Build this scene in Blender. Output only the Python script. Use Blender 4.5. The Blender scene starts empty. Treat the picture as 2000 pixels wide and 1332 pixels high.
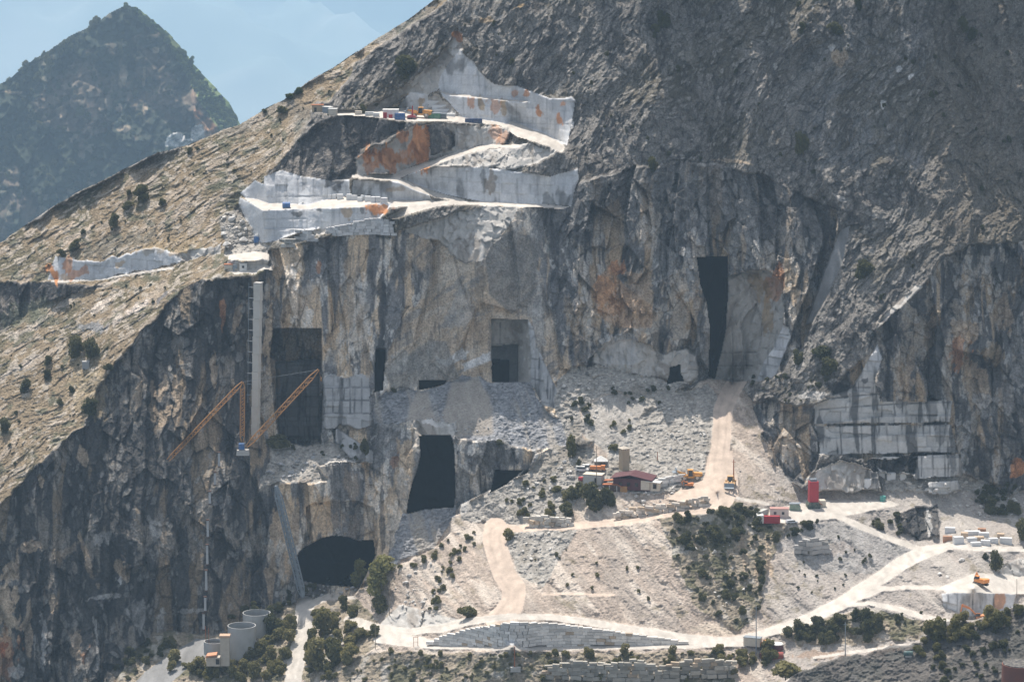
import bpy, math, random
import numpy as np
from math import radians, sin, cos, tan, atan, pi, exp, log, sqrt

# ---------------------------------------------------------------- camera, sky, sun, exposure
F = 6314.0                       # focal length in pixels of a 2000 px wide frame
PITCH = radians(9.5)
scene = bpy.context.scene
coll = scene.collection
cam = bpy.data.cameras.new("camera")
cam.sensor_width = 36.0
cam.lens = 36.0 * F / 2000.0
cam.clip_start = 1.0
cam.clip_end = 120000.0
camo = bpy.data.objects.new("camera", cam)
coll.objects.link(camo)
camo.location = (0, 0, 0)
camo.rotation_euler = (pi / 2 - PITCH, 0, 0)
scene.camera = camo
scene.view_settings.view_transform = 'Standard'
scene.view_settings.look = 'None'
scene.view_settings.exposure = 0.5
scene.view_settings.gamma = 1.0
scene.view_settings.use_curve_mapping = False

SUN_EL = radians(65)
SUN_AZ = radians(-26)            # measured from +Y (away from the camera) towards +X
world = bpy.data.worlds.new("World")
scene.world = world
world.use_nodes = True
wn = world.node_tree.nodes
wl = world.node_tree.links
sky = wn.new('ShaderNodeTexSky')
sky.sky_type = 'NISHITA'
sky.sun_disc = False
sky.sun_elevation = SUN_EL
sky.sun_rotation = SUN_AZ
sky.altitude = 900
sky.dust_density = 4.0
sky.ozone_density = 0.6
hsv = wn.new('ShaderNodeHueSaturation'); hsv.inputs['Saturation'].default_value = .4      # a hot, dusty summer sky
wl.new(sky.outputs[0], hsv.inputs['Color']); wl.new(hsv.outputs[0], wn['Background'].inputs[0])
wn['Background'].inputs[1].default_value = 0.13
sun = bpy.data.lights.new("sun", 'SUN')
sun.energy = 4.3
sun.angle = radians(0.5)
sun.color = (1.0, 0.92, 0.82)
suno = bpy.data.objects.new("sun", sun)
coll.objects.link(suno)
suno.rotation_euler = (pi / 2 - SUN_EL, 0, pi - SUN_AZ)   # lamp points down its own -Z
suno.location = (0, 1500, 800)
scene.cycles.use_denoising = True
scene.cycles.denoising_input_passes = 'RGB_ALBEDO_NORMAL'
scene.cycles.max_bounces = 6
scene.cycles.diffuse_bounces = 3
scene.cycles.volume_bounces = 1
scene.cycles.transparent_max_bounces = 4
scene.cycles.caustics_reflective = False
scene.cycles.caustics_refractive = False

# ---------------------------------------------------------------- noise
def _h(ix, iy, iz, seed):
    n = (ix.astype(np.int64) * 374761393 + iy.astype(np.int64) * 668265263 + iz.astype(np.int64) * 2147483647 + seed * 974634777) & 0xffffffff
    n = ((n ^ (n >> 13)) * 1274126177) & 0xffffffff
    n = ((n ^ (n >> 16)) * 2246822519) & 0xffffffff
    n = n ^ (n >> 15)
    return (n & 0xffffff).astype(np.float32) / 16777215.0

def vnoise(x, y, z, seed=0):
    ix = np.floor(x); iy = np.floor(y); iz = np.floor(z)
    fx = (x - ix).astype(np.float32); fy = (y - iy).astype(np.float32); fz = (z - iz).astype(np.float32)
    fx = fx * fx * (3 - 2 * fx); fy = fy * fy * (3 - 2 * fy); fz = fz * fz * (3 - 2 * fz)
    r = 0
    for dx in (0, 1):
        wx = fx if dx else 1 - fx
        for dy in (0, 1):
            wy = fy if dy else 1 - fy
            for dz in (0, 1):
                wz = fz if dz else 1 - fz
                r = r + wx * wy * wz * _h(ix + dx, iy + dy, iz + dz, seed)
    return r * 2 - 1

def vnoise2(x, y, seed=0):
    ix = np.floor(x); iy = np.floor(y)
    fx = (x - ix).astype(np.float32); fy = (y - iy).astype(np.float32)
    fx = fx * fx * (3 - 2 * fx); fy = fy * fy * (3 - 2 * fy)
    z = np.zeros_like(ix)
    r = 0
    for dx in (0, 1):
        wx = fx if dx else 1 - fx
        for dy in (0, 1):
            wy = fy if dy else 1 - fy
            r = r + wx * wy * _h(ix + dx, iy + dy, z, seed)
    return r * 2 - 1

def fbm2(x, y, sc, octv=4, seed=0, gain=0.5, ridge=False):
    a = 1.0; t = 0; s = 0
    f = 1.0 / sc
    for o in range(octv):
        c, sn = cos(o * 0.7), sin(o * 0.7)
        n = vnoise2((x * c - y * sn) * f + o * 17.3, (x * sn + y * c) * f - o * 9.1, seed + o * 31)
        if ridge: n = 1 - 2 * np.abs(n)
        t = t + a * n; s += a; a *= gain; f *= 2.03
    return t / s

def facets(x, y, sc, seed=0, tilt=1.0):
    """broken rock: jittered cells, every cell a plane of its own tilt. Returns (height, edge distance, cell random)"""
    x = x / sc; y = y / sc
    ix = np.floor(x); iy = np.floor(y)
    z = np.zeros_like(ix)
    b1 = np.full(x.shape, 9.0, np.float32); b2 = np.full(x.shape, 9.0, np.float32)
    hh = np.zeros(x.shape, np.float32); rr = np.zeros(x.shape, np.float32)
    for dx in (-1, 0, 1):
        for dy in (-1, 0, 1):
            cx = ix + dx; cy = iy + dy
            jx = cx + _h(cx, cy, z, seed); jy = cy + _h(cx, cy, z + 1, seed)
            ex = (x - jx).astype(np.float32); ey = (y - jy).astype(np.float32)
            d = ex * ex + ey * ey
            r = _h(cx, cy, z + 2, seed)
            gx = _h(cx, cy, z + 3, seed) - 0.5; gy = _h(cx, cy, z + 4, seed) - 0.5
            h = (r - 0.5) + tilt * (gx * ex + gy * ey) * 2
            m = d < b1
            b2 = np.where(m, b1, np.minimum(b2, d))
            b1 = np.where(m, d, b1); hh = np.where(m, h, hh); rr = np.where(m, r, rr)
    return hh, np.sqrt(b2) - np.sqrt(b1), rr

def smooth(a, b, x):
    t = np.clip((x - a) / (b - a), 0, 1)
    return t * t * (3 - 2 * t)

def inpoly(U, V, poly):
    """even-odd test, evaluated inside the bounding box only"""
    P = np.asarray(poly, float)
    m = np.zeros(U.shape, bool)
    bb = (U >= P[:, 0].min()) & (U <= P[:, 0].max()) & (V >= P[:, 1].min()) & (V <= P[:, 1].max())
    if not bb.any(): return m
    u = U[bb]; v = V[bb]; c = np.zeros(u.shape, bool)
    n = len(P)
    for i in range(n):
        x1, y1 = P[i]; x2, y2 = P[(i + 1) % n]
        if y1 == y2: continue
        k = (y1 > v) != (y2 > v)
        c ^= k & (u < (x2 - x1) * (v - y1) / (y2 - y1) + x1)
    m[bb] = c
    return m

def linedist(U, V, pts):
    """distance in px to a polyline and the parameter (0..1) along it"""
    best = np.full(U.shape, 1e9, np.float32); par = np.zeros(U.shape, np.float32)
    P = np.asarray(pts, float)
    seg = np.hypot(*(P[1:] - P[:-1]).T); tot = seg.sum(); acc = 0
    for i in range(len(P) - 1):
        x1, y1 = P[i]; x2, y2 = P[i + 1]
        m = (U > min(x1, x2) - 60) & (U < max(x1, x2) + 60) & (V > min(y1, y2) - 60) & (V < max(y1, y2) + 60)
        if m.any():
            u = U[m]; v = V[m]
            t = np.clip(((u - x1) * (x2 - x1) + (v - y1) * (y2 - y1)) / max(seg[i] ** 2, 1e-9), 0, 1)
            d = np.hypot(u - x1 - t * (x2 - x1), v - y1 - t * (y2 - y1))
            b = best[m]; k = d < b
            b[k] = d[k]; best[m] = b
            p = par[m]; p[k] = ((acc + t * seg[i]) / tot)[k]; par[m] = p
        acc += seg[i]
    return best, par

# ---------------------------------------------------------------- rays
CP, SP = cos(PITCH), sin(PITCH)
def ray(U, V):
    """direction through a pixel, scaled so that its Y is 1"""
    b = (666.0 - V) / F
    dy = CP + b * SP
    return (U - 1000.0) / F / dy, (-SP + b * CP) / dy

def slope_grad(U, V, sl, az):
    """d lnY/du, d lnY/dv of a plane of slope sl facing az (degrees, 0 = towards the camera, + = to the right)"""
    s = np.radians(sl); a = np.radians(az)
    nx = np.sin(a) * np.sin(s); ny = -np.cos(a) * np.sin(s); nz = np.cos(s)
    dx, dz = ray(U, V)
    e = 1.0
    dxu, dzu = ray(U + e, V); dxv, dzv = ray(U, V + e)
    nd = nx * dx + ny + nz * dz
    nd = np.minimum(nd, -0.035)
    gu = -(nx * (dxu - dx) + nz * (dzu - dz)) / nd / e
    gv = -(nx * (dxv - dx) + nz * (dzv - dz)) / nd / e
    return gu, gv

def solve_depth(us, vs, slf, azf, wf, tears, anchors, levels=5, iters=90):
    """integrates a field of surface slopes into one terrain surface"""
    nu, nv = len(us), len(vs)
    L = None
    for lev in range(levels - 1, -1, -1):
        st = 2 ** lev
        ul = us[::st]; vl = vs[::st]
        U, V = np.meshgrid(ul, vl)
        sl = slf[::st, ::st]; az = azf[::st, ::st]; w = wf[::st, ::st]
        if st > 1:
            # average the gradients of the fine field for the coarse one
            pass
        gu, gv = slope_grad(U, V, sl, az)
        if st > 1:
            Uf, Vf = np.meshgrid(us, vs)
            guf, gvf = slope_grad(Uf, Vf, slf, azf)
            def box(a):
                H = (a.shape[0] // st) * st; W = (a.shape[1] // st) * st
                b = a[:H, :W].reshape(H // st, st, W // st, st).mean((1, 3))
                b = np.pad(b, ((0, len(vl) - b.shape[0]), (0, len(ul) - b.shape[1])), mode='edge')
                return b
            gu = box(guf); gv = box(gvf)
        du = (us[1] - us[0]) * st; dv = (vs[1] - vs[0]) * st
        Gu = 0.5 * (gu[:, 1:] + gu[:, :-1]) * du
        Gv = 0.5 * (gv[1:, :] + gv[:-1, :]) * dv
        Wu = 0.5 * (w[:, 1:] + w[:, :-1]); Wv = 0.5 * (w[1:, :] + w[:-1, :]) * 1.5
        for t in tears:
            for (x1, y1), (x2, y2) in zip(t[:-1], t[1:]):
                r = np.where((vl >= min(y1, y2)) & (vl < max(y1, y2)))[0]
                for j in r:
                    x = x1 + (x2 - x1) * (vl[j] - y1) / (y2 - y1)
                    i = int((x - ul[0]) // du)
                    if 0 <= i < len(ul) - 1: Wu[j, i] = 1e-6
                r = np.where((ul >= min(x1, x2)) & (ul < max(x1, x2)))[0]
                for i in r:
                    y = y1 + (y2 - y1) * (ul[i] - x1) / (x2 - x1)
                    j = int((y - vl[0]) // dv)
                    if 0 <= j < len(vl) - 1: Wv[j, i] = 1e-6
        A = np.zeros(U.shape); B = np.zeros(U.shape)
        for (x, y, Y) in anchors:
            i = int(round((x - ul[0]) / du)); j = int(round((y - vl[0]) / dv))
            i = min(max(i, 0), len(ul) - 1); j = min(max(j, 0), len(vl) - 1)
            k = 0.6 * (4 if lev else 4)
            A[j, i] = k; B[j, i] = k * log(Y)
        if L is None:
            x = np.full(U.shape, log(anchors[0][2]))
        else:
            x = np.repeat(np.repeat(L, 2, 0), 2, 1)
            x[1:-1, 1:-1] = 0.25 * (x[:-2, 1:-1] + x[2:, 1:-1] + x[1:-1, :-2] + x[1:-1, 2:])
            H, W = U.shape
            x = np.pad(x, ((0, max(0, H - x.shape[0])), (0, max(0, W - x.shape[1]))), mode='edge')[:H, :W]
        def op(x):
            r = A * x
            d = Wu * (x[:, 1:] - x[:, :-1]); r[:, 1:] += d; r[:, :-1] -= d
            d = Wv * (x[1:, :] - x[:-1, :]); r[1:, :] += d; r[:-1, :] -= d
            return r
        b = B.copy()
        d = Wu * Gu; b[:, 1:] += d; b[:, :-1] -= d
        d = Wv * Gv; b[1:, :] += d; b[:-1, :] -= d
        D = A + 1e-9
        D[:, 1:] += Wu; D[:, :-1] += Wu; D[1:, :] += Wv; D[:-1, :] += Wv
        r = b - op(x); z = r / D; p = z.copy(); rz = (r * z).sum()
        n = iters if lev < 3 else 500
        for _ in range(n):
            q = op(p); al = rz / max((p * q).sum(), 1e-30)
            x += al * p; r -= al * q
            z = r / D; rz2 = (r * z).sum()
            if rz2 < 1e-16: break
            p = z + rz2 / rz * p; rz = rz2
        L = x
    return np.exp(L)
# ---------------------------------------------------------------- the terrain, traced region by region
ST = 1.6
us = np.arange(-120, 2121, ST); vs = np.arange(-90, 1413, ST)
U, V = np.meshgrid(us, vs)
RIDGE = [(-140, 585), (0, 475), (62, 433), (120, 393), (175, 365), (242, 333), (307, 297), (365, 287), (402, 270), (470, 242), (500, 226),
         (550, 197), (600, 162), (650, 135), (725, 85), (775, 52), (820, 22), (850, 0), (930, -60), (1000, -89), (2200, -89)]
# warped copies of the pixel grid give the traced borders a natural, ragged edge
wu = fbm2(U, V, 26, 4, 5) * 9; wv = fbm2(U, V, 26, 4, 6) * 9
UW, VW = U + wu, V + wv
(SLOPE, GREY, CLIFF, MARBLE, ROAD, SCREE, EARTH, SCRUB, TANROAD, DARKROCK, PALE, RUBBLE, GREEN, SLAB) = range(14)
REG = [  # class, slope, azimuth, ragged border, polygon
 # --- great grey mountainside, upper right
 (GREY, 56, -24, 1, [(600,-100),(1260,-100),(1300,330),(1290,350),(1100,420),(600,420)]),
 (GREY, 55, 28, 1, [(1240,-100),(1420,-100),(1400,330),(1290,330)]),
 (GREY, 57, -22, 1, [(1340,-100),(1830,-100),(1840,300),(1700,420),(1400,330)]),
 (GREY, 76, -8, 1, [(1560,40),(1800,-20),(1825,180),(1800,300),(1700,380),(1560,330)]),
 (GREY, 58, 34, 1, [(1800,-100),(2130,-100),(2130,520),(1860,480),(1830,300)]),
 (GREY, 62, -20, 1, [(1300,320),(1480,330),(1850,290),(1860,520),(1720,640),(1560,720),(1580,640),(1640,440),(1480,370)]),
 (GREY, 50, -28, 1, [(1640,440),(1860,420),(1850,520),(1780,570),(1700,650),(1600,720),(1540,720),(1590,620)]),
 # --- sunny slope on the left
 (SLOPE, 40, -30, 1, [(-140,560),(0,470),(242,333),(402,270),(550,197),(850,0),(900,-60),(880,60),(760,180),(690,215),(620,200),(600,240),(560,310),(520,340),(470,400),(430,430),(440,490),(520,500),(540,545),(400,548),(365,560),(320,605),(290,655),(245,690),(205,735),(180,790),(160,830),(110,870),(100,905),(40,945),(0,990),(-140,1090)]),
 (GREY, 58, -26, 1, [(700,120),(860,10),(930,-60),(960,60),(893,60),(850,120),(760,190),(690,215),(640,205)]),
 (SLOPE, 34, -30, 1, [(-140,600),(60,545),(340,525),(480,530),(400,548),(365,560),(320,605),(245,690),(180,790),(110,870),(40,945),(0,990),(-140,1090)]),
 (DARKROCK, 66, -12, 1, [(655,226),(720,230),(795,238),(790,250),(770,262),(740,280),(715,290),(697,308),(697,340),(650,378),(600,350),(556,332),(553,310),(580,280),(620,245)]),
 (DARKROCK, 60, -20, 1, [(-140,600),(0,560),(60,548),(200,560),(60,600),(20,640),(-140,700)]),
 # --- great cliff
 (CLIFF, 83, 4, 1, [(-140,1085),(0,990),(40,945),(100,905),(110,870),(165,830),(180,790),(205,730),(245,690),(290,655),(320,600),(365,558),(400,545),(470,545),(520,535),(528,490),(600,475),(680,455),(775,455),(850,440),(900,420),(940,405),(1050,400),(1116,405),(1130,360),(1200,335),(1290,350),(1330,320),(1400,320),(1480,345),(1500,375),(1560,400),(1630,415),(1640,440),(1580,640),(1560,680),(1520,740),(1330,750),(1200,720),(1110,715),(1085,800),(1110,870),(1000,940),(880,1010),(740,1180),(590,1175),(420,1240),(330,1260),(200,1412),(-140,1412)]),
 (CLIFF, 80, -14, 1, [(-140,1085),(0,990),(40,945),(110,870),(165,830),(245,690),(320,600),(365,558),(400,545),(420,640),(430,760),(420,900),(410,1240),(200,1412),(-140,1412)]),
 (CLIFF, 74, 28, 1, [(400,890),(470,905),(530,1000),(560,1060),(560,1160),(440,1230),(410,1230)]),
 (CLIFF, 82, -35, 1, [(490,560),(540,540),(560,560),(545,640),(530,900),(500,900)]),
 (CLIFF, 77, -12, 1, [(830,440),(1010,405),(1040,520),(1100,640),(1110,715),(1036,745),(960,745),(870,740),(760,765),(750,690),(790,640),(850,600)]),
 (CLIFF, 67, -16, 1, [(1110,400),(1330,320),(1480,345),(1630,415),(1560,680),(1520,740),(1110,715)]),
 (PALE, 80, -8, 1, [(1150,712),(1178,674),(1235,660),(1262,672),(1300,690),(1345,680),(1362,690),(1358,742),(1335,748),(1205,720)]),
 (CLIFF, 60, -18, 1, [(1105,402),(1200,335),(1330,318),(1480,343),(1640,415),(1560,436),(1420,430),(1300,446),(1130,480)]),
 (PALE, 52, -24, 1, [(785,452),(900,410),(1012,405),(1000,440),(965,475),(945,512),(905,520),(860,470)]),
 (CLIFF, 66, -30, 1, [(840,470),(905,515),(945,512),(905,580),(880,650),(850,640),(830,560)]),
 # --- uppermost quarry
 (PALE, 47, -16, 1, [(893,58),(905,98),(862,145),(857,178),(800,190),(740,217),(700,222),(760,190),(800,165),(850,120),(880,80)]),
 (MARBLE, 84, -6, 0, [(862,146),(880,118),(898,97),(912,112),(925,122),(935,138),(948,152),(965,165),(985,168),(1008,168),(1035,178),(1075,192),(1100,193),(1116,189),(1124,196),(1121,214),(1118,235),(1108,284),(1050,268),(1000,245),(905,232),(862,184),(855,165)]),
 (ROAD, 4, 0, 0, [(855,176),(872,181),(960,192),(1031,198),(1030,201),(960,195),(870,185)]),
 (MARBLE, 84, -40, 0, [(800,182),(817,182),(817,216),(779,210)]),
 (MARBLE, 84, 10, 0, [(817,182),(836,184),(836,217),(817,216)]),
 (PALE, 45, -10, 1, [(836,182),(862,184),(905,232),(880,234),(840,222)]),
 (ROAD, 3, 0, 0, [(605,217),(620,212),(640,214),(660,219),(700,218),(745,212),(790,212),(836,217),(900,229),(960,237),(1000,244),(1050,262),(1102,284),(1085,290),(1010,268),(975,245),(915,241),(870,237),(800,237),(720,229),(655,225)]),
 # --- second level: brown and ochre rock, switchback road
 (PALE, 76, -6, 1, [(697,310),(720,295),(775,272),(800,250),(870,241),(990,252),(992,280),(945,286),(860,303),(800,325),(770,340),(697,341)]),
 (DARKROCK, 68, 8, 1, [(832,246),(868,244),(890,262),(880,290),(840,308),(838,280)]),
 (PALE, 42, -6, 1, [(1000,284),(1092,290),(1070,312),(1000,332),(930,330),(850,320),(920,299)]),
 (MARBLE, 82, -4, 0, [(780,352),(810,335),(860,326),(950,328),(1000,334),(1075,345),(1105,336),(1128,330),(1131,350),(1122,370),(1116,403),(1050,398),(940,394),(870,380),(820,364)]),
 (MARBLE, 84, 0, 0, [(690,352),(745,356),(782,353),(830,373),(845,391),(760,391),(685,386)]),
 (MARBLE, 82, 0, 0, [(516,345),(550,332),(590,345),(640,352),(682,350),(684,381),(640,389),(600,401),(518,397)]),
 (MARBLE, 84, -60, 0, [(497,352),(520,362),(522,396),(500,389)]),
 (MARBLE, 70, -30, 0, [(470,377),(497,353),(500,390),(480,388)]),
 (ROAD, 3, 0, 0, [(474,387),(500,389),(522,396),(600,401),(640,389),(684,383),(760,391),(845,391),(940,394),(1050,398),(1112,404),(1100,408),(905,400),(840,399),(790,404),(712,407),(650,407),(560,409),(512,411),(490,397)]),
 (MARBLE, 86, 0, 0, [(514,411),(650,406),(712,406),(712,432),(640,445),(590,452),(540,470),(514,474)]),
 (MARBLE, 86, -66, 0, [(468,386),(490,397),(514,411),(514,474),(500,472),(482,432),(466,400)]),
 (MARBLE, 84, 4, 0, [(712,399),(766,397),(752,418),(740,428),(712,431)]),
 (ROAD, 12, 20, 0, [(758,424),(800,402),(870,395),(910,397),(850,404),(795,419),(770,427)]),
 (PALE, 74, -10, 0, [(540,472),(600,452),(645,444),(740,428),(772,430),(770,456),(660,452),(610,462),(575,477)]),
 (RUBBLE, 40, -25, 1, [(425,420),(455,412),(480,430),(502,472),(470,477),(438,470)]),
 (RUBBLE, 16, -20, 1, [(436,492),(465,474),(500,472),(528,478),(526,500),(470,498),(438,500)]),
 (ROAD, 4, 0, 0, [(446,499),(470,494),(505,491),(516,494),(526,497),(526,511),(480,509),(446,507)]),
 (PALE, 84, -5, 1, [(440,507),(526,511),(526,526),(470,526),(440,520)]),
 (ROAD, 8, 0, 1, [(440,527),(532,524),(534,532),(460,534)]),
 (PALE, 74, -14, 1, [(430,493),(402,500),(360,512),(335,512),(345,490),(380,488),(432,476)]),
 (MARBLE, 80, -10, 0, [(93,547),(108,500),(113,501),(112,545)]),
 (MARBLE, 72, -8, 1, [(112,502),(150,508),(185,512),(215,503),(240,500),(265,490),(300,485),(345,492),(360,508),(335,523),(270,530),(200,542),(160,549),(112,548)]),
 (PALE, 10, 0, 0, [(95,549),(200,543),(270,531),(340,522),(340,526),(270,536),(200,547),(110,553)]),
 # --- boulder rib and slab right of the big cave
 (SLAB, 70, -30, 0, [(1642,450),(1660,441),(1645,515),(1612,585),(1585,632),(1573,635),(1590,585),(1604,545),(1622,500)]),
 (MARBLE, 86, -14, 0, [(1500,620),(1540,640),(1545,660),(1530,700),(1510,742),(1470,745),(1480,690)]),
 # --- right cliff and quarry
 (CLIFF, 78, 8, 1, [(1700,640),(1720,618),(1800,558),(1840,500),(1900,478),(2130,470),(2130,960),(2000,990),(1900,930),(1860,900),(1700,900),(1560,860),(1460,800),(1590,725),(1690,690)]),
 (GREY, 50, -20, 1, [(1530,725),(1600,690),(1700,660),(1700,690),(1650,730),(1610,790),(1470,800),(1440,770)]),
 (PALE, 50, -40, 0, [(1715,628),(1790,556),(1803,560),(1760,600),(1720,632)]),
 (MARBLE, 84, -22, 0, [(1714,673),(1723,700),(1708,745),(1716,768),(1610,778),(1665,757),(1694,706)]),
 (MARBLE, 86, -2, 0, [(1590,792),(1650,768),(1716,768),(1720,785),(1860,783),(1855,825),(1592,828)]),
 (MARBLE, 86, -2, 0, [(1590,832),(1857,829),(1870,883),(1592,888)]),
 (MARBLE, 86, -2, 0, [(1700,893),(1876,887),(1880,930),(1780,936),(1720,925)]),
 (DARKROCK, 75, 0, 1, [(1695,898),(1788,893),(1790,928),(1745,928),(1720,915)]),  # shade under the ledge, put in as a dark rock patch
 (CLIFF, 66, -22, 1, [(1440,790),(1500,780),(1590,800),(1600,890),(1570,950),(1520,930),(1470,880),(1430,810)]),
 (RUBBLE, 42, 5, 1, [(1720,925),(1800,935),(1885,930),(1990,960),(2130,960),(2130,1000),(1990,1010),(1900,1020),(1820,1000),(1740,975)]),
 (PALE, 58, -12, 1, [(1570,940),(1600,913),(1640,898),(1690,903),(1714,930),(1720,965),(1650,978),(1590,975)]),
 (MARBLE, 84, -10, 0, [(1701,925),(1715,920),(1718,962),(1704,968)]),
 (MARBLE, 84, 25, 0, [(1812,942),(1870,938),(1885,975),(1850,990),(1815,970)]),
 # --- scree fans
 (SCREE, 33, 2, 1, [(750,768),(820,762),(870,750),(905,736),(960,743),(1036,745),(1060,790),(1112,835),(1112,868),(1030,880),(960,862),(895,855),(870,820),(810,822),(730,832),(728,790)]),
 (MARBLE, 80, -48, 0, [(1031,624),(1042,640),(1050,680),(1092,770),(1086,798),(1060,790),(1036,746)]),
 (PALE, 72, 0, 1, [(800,822),(890,822),(886,850),(815,851)]),
 (CLIFF, 80, 8, 1, [(885,850),(960,862),(1030,876),(1025,915),(960,960),(900,985),(888,990)]),
 (CLIFF, 78, -30, 1, [(728,835),(800,822),(818,852),(800,960),(795,1000),(760,1110),(738,1130),(735,1000),(725,900)]),
 (SCREE, 35, -8, 1, [(790,1003),(820,990),(892,990),(905,1010),(880,1060),(800,1110),(745,1130),(765,1070)]),
 (RUBBLE, 38, -6, 1, [(1090,740),(1110,715),(1200,718),(1330,750),(1300,790),(1200,800),(1110,868),(1085,800)]),
 # --- platforms at the foot of the cliff
 (RUBBLE, 24, -5, 1, [(530,862),(625,868),(700,868),(722,880),(705,905),(650,935),(560,945),(515,945),(525,900)]),
 (PALE, 8, 0, 0, [(620,893),(690,898),(700,905),(640,912)]),
 (MARBLE, 82, 35, 0, [(656,838),(662,838),(728,882),(728,905),(690,900),(655,862)]),
 (MARBLE, 84, -4, 1, [(635,736),(722,733),(724,835),(630,836)]),
 (CLIFF, 84, -4, 1, [(620,905),(700,905),(735,920),(738,985),(595,985),(560,950),(640,935)]),
 # --- near side: the white hill with the roads
 (EARTH, 34, 0, 1, [(690,1165),(757,1112),(850,1070),(900,985),(1030,925),(1080,870),(1150,870),(1200,850),(1380,740),(1450,740),(1520,930),(1560,960),(2130,960),(2130,1412),(560,1412),(600,1175)]),
 (EARTH, 30, 6, 1, [(1130,800),(1200,762),(1262,790),(1240,835),(1180,872),(1140,850)]),
 (RUBBLE, 29, -6, 1, [(1225,840),(1300,772),(1385,753),(1402,780),(1388,860),(1372,935),(1290,965),(1180,905)]),
 (EARTH, 32, 8, 1, [(1436,800),(1455,830),(1505,900),(1562,955),(1580,975),(1530,990),(1470,975),(1438,940)]),
 (RUBBLE, 36, -8, 1, [(900,985),(1030,925),(1080,870),(1150,870),(1180,905),(1140,960),(1100,1020),(1010,1025),(950,1020),(900,1020)]),
 (EARTH, 31, -14, 1, [(757,1112),(850,1070),(940,1025),(962,1090),(975,1130),(942,1208),(800,1225),(735,1215),(700,1190)]),
 (RUBBLE, 33, 10, 1, [(985,1030),(1130,1035),(1100,1080),(1060,1145),(1020,1125),(1000,1085)]),
 (SCRUB, 42, 14, 1, [(1288,1018),(1440,978),(1470,988),(1540,1018),(1545,1050),(1500,1100),(1488,1200),(1440,1232),(1370,1195),(1330,1120)]),
 (EARTH, 33, -10, 1, [(1535,1025),(1640,1013),(1790,1075),(1700,1140),(1640,1178),(1520,1222),(1485,1200),(1500,1110)]),
 (EARTH, 34, 0, 1, [(1650,1010),(1740,980),(1840,985),(1845,1050),(1780,1062),(1740,1048)]),
 (DARKROCK, 74, -6, 1, [(1755,1000),(1830,985),(1838,1045),(1790,1055),(1765,1030)]),
 (EARTH, 8, 0, 1, [(1840,1000),(2000,1015),(2130,1015),(2130,1060),(1930,1068),(1840,1066)]),
 (EARTH, 26, -10, 1, [(1735,1120),(1830,1085),(1920,1085),(1960,1105),(1900,1130),(1840,1146),(1760,1143)]),
 (PALE, 70, -20, 0, [(1950,1110),(1990,1090),(2130,1085),(2130,1125),(1990,1125),(1955,1125)]),
 (ROAD, 3, 0, 0, [(1840,1145),(1905,1118),(1990,1125),(2130,1125),(2130,1162),(1990,1160),(1870,1162),(1845,1155)]),
 (MARBLE, 86, 0, 0, [(1840,1158),(1925,1158),(1985,1160),(1975,1195),(1900,1205),(1842,1185)]),
 (SCRUB, 34, 0, 1, [(1500,1225),(1600,1210),(1690,1185),(1760,1200),(1850,1225),(1800,1245),(1700,1255),(1560,1262)]),
 (SCRUB, 40, 0, 1, [(735,1272),(850,1276),(1100,1275),(1400,1272),(1430,1300),(1480,1290),(1500,1412),(540,1412),(620,1300)]),
 (SCRUB, 30, -20, 1, [(600,1180),(690,1165),(740,1210),(735,1262),(620,1330),(590,1320)]),
 (SCRUB, 30, -25, 1, [(420,1290),(470,1260),(530,1225),(590,1175),(600,1230),(560,1412),(330,1412)]),
 (SCRUB, 20, 10, 1, [(300,1230),(420,1240),(520,1215),(560,1180),(590,1180),(440,1290),(330,1412),(200,1412),(240,1300)]),
 (EARTH, 20, 0, 1, [(1430,1300),(1560,1268),(1760,1262),(1800,1245),(1780,1270),(1640,1290),(1540,1330),(1500,1412),(1440,1412)]),
 (SCRUB, 36, -26, 1, [(1500,1350),(1560,1312),(1650,1282),(1740,1262),(1800,1250),(1840,1212),(1900,1212),(1980,1185),(2130,1120),(2130,1412),(1480,1412)]),
]
ROADS = [  # centre line in the photograph, width in metres, class
 ([(1442,742),(1425,770),(1412,800),(1410,850),(1404,900),(1402,940),(1405,962)], 7.6, TANROAD),
 ([(1406,945),(1414,975),(1380,990),(1300,1003),(1200,1020),(1100,1028),(1010,1032),(960,1026)], 9.0, TANROAD),
 ([(968,1033),(965,1050),(975,1090),(985,1120),(1005,1150),(1000,1180),(968,1212)], 9.5, TANROAD),
 ([(1060,1160),(1120,1160),(1200,1162)], 1.6, TANROAD),
 ([(680,1210),(740,1226),(800,1234),(860,1226),(920,1212),(1000,1203),(1080,1206),(1150,1215),(1250,1231),(1330,1243),(1400,1250),(1460,1245)], 8, ROAD),
 ([(735,1250),(850,1262),(1000,1266),(1200,1264),(1350,1260),(1420,1252),(1480,1241),(1560,1216),(1640,1180),(1700,1141),(1750,1106),(1800,1076),(1850,1066),(1930,1072),(2130,1072)], 7.5, ROAD),
 ([(1640,1182),(1700,1178),(1760,1190),(1800,1203),(1862,1216)], 4.5, ROAD),
 ([(1680,1165),(1720,1150),(1780,1146),(1850,1150),(1920,1148)], 5, ROAD),
 ([(1800,1074),(1740,1052),(1680,1027),(1640,1010),(1600,1006)], 4, ROAD),
 ([(1440,972),(1500,985)], 3, ROAD),
 ([(597,1180),(592,1230),(577,1300),(560,1412)], 7, ROAD),
 ([(600,1182),(640,1165),(690,1168)], 5, ROAD),
 ([(392,1266),(350,1290),(300,1330),(250,1400)], 12, SLAB),
 ([(1095,289),(1048,264),(1000,245)], 6, ROAD),
 ([(1010,286),(960,286),(900,299),(850,316),(800,333),(770,346),(730,347),(690,344)], 4.5, ROAD),
 ([(690,344),(740,349),(780,352),(820,369),(860,383),(905,394)], 4.5, ROAD),
 ([(1590,1285),(1700,1268),(1780,1258)], 3, ROAD),
]
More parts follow.
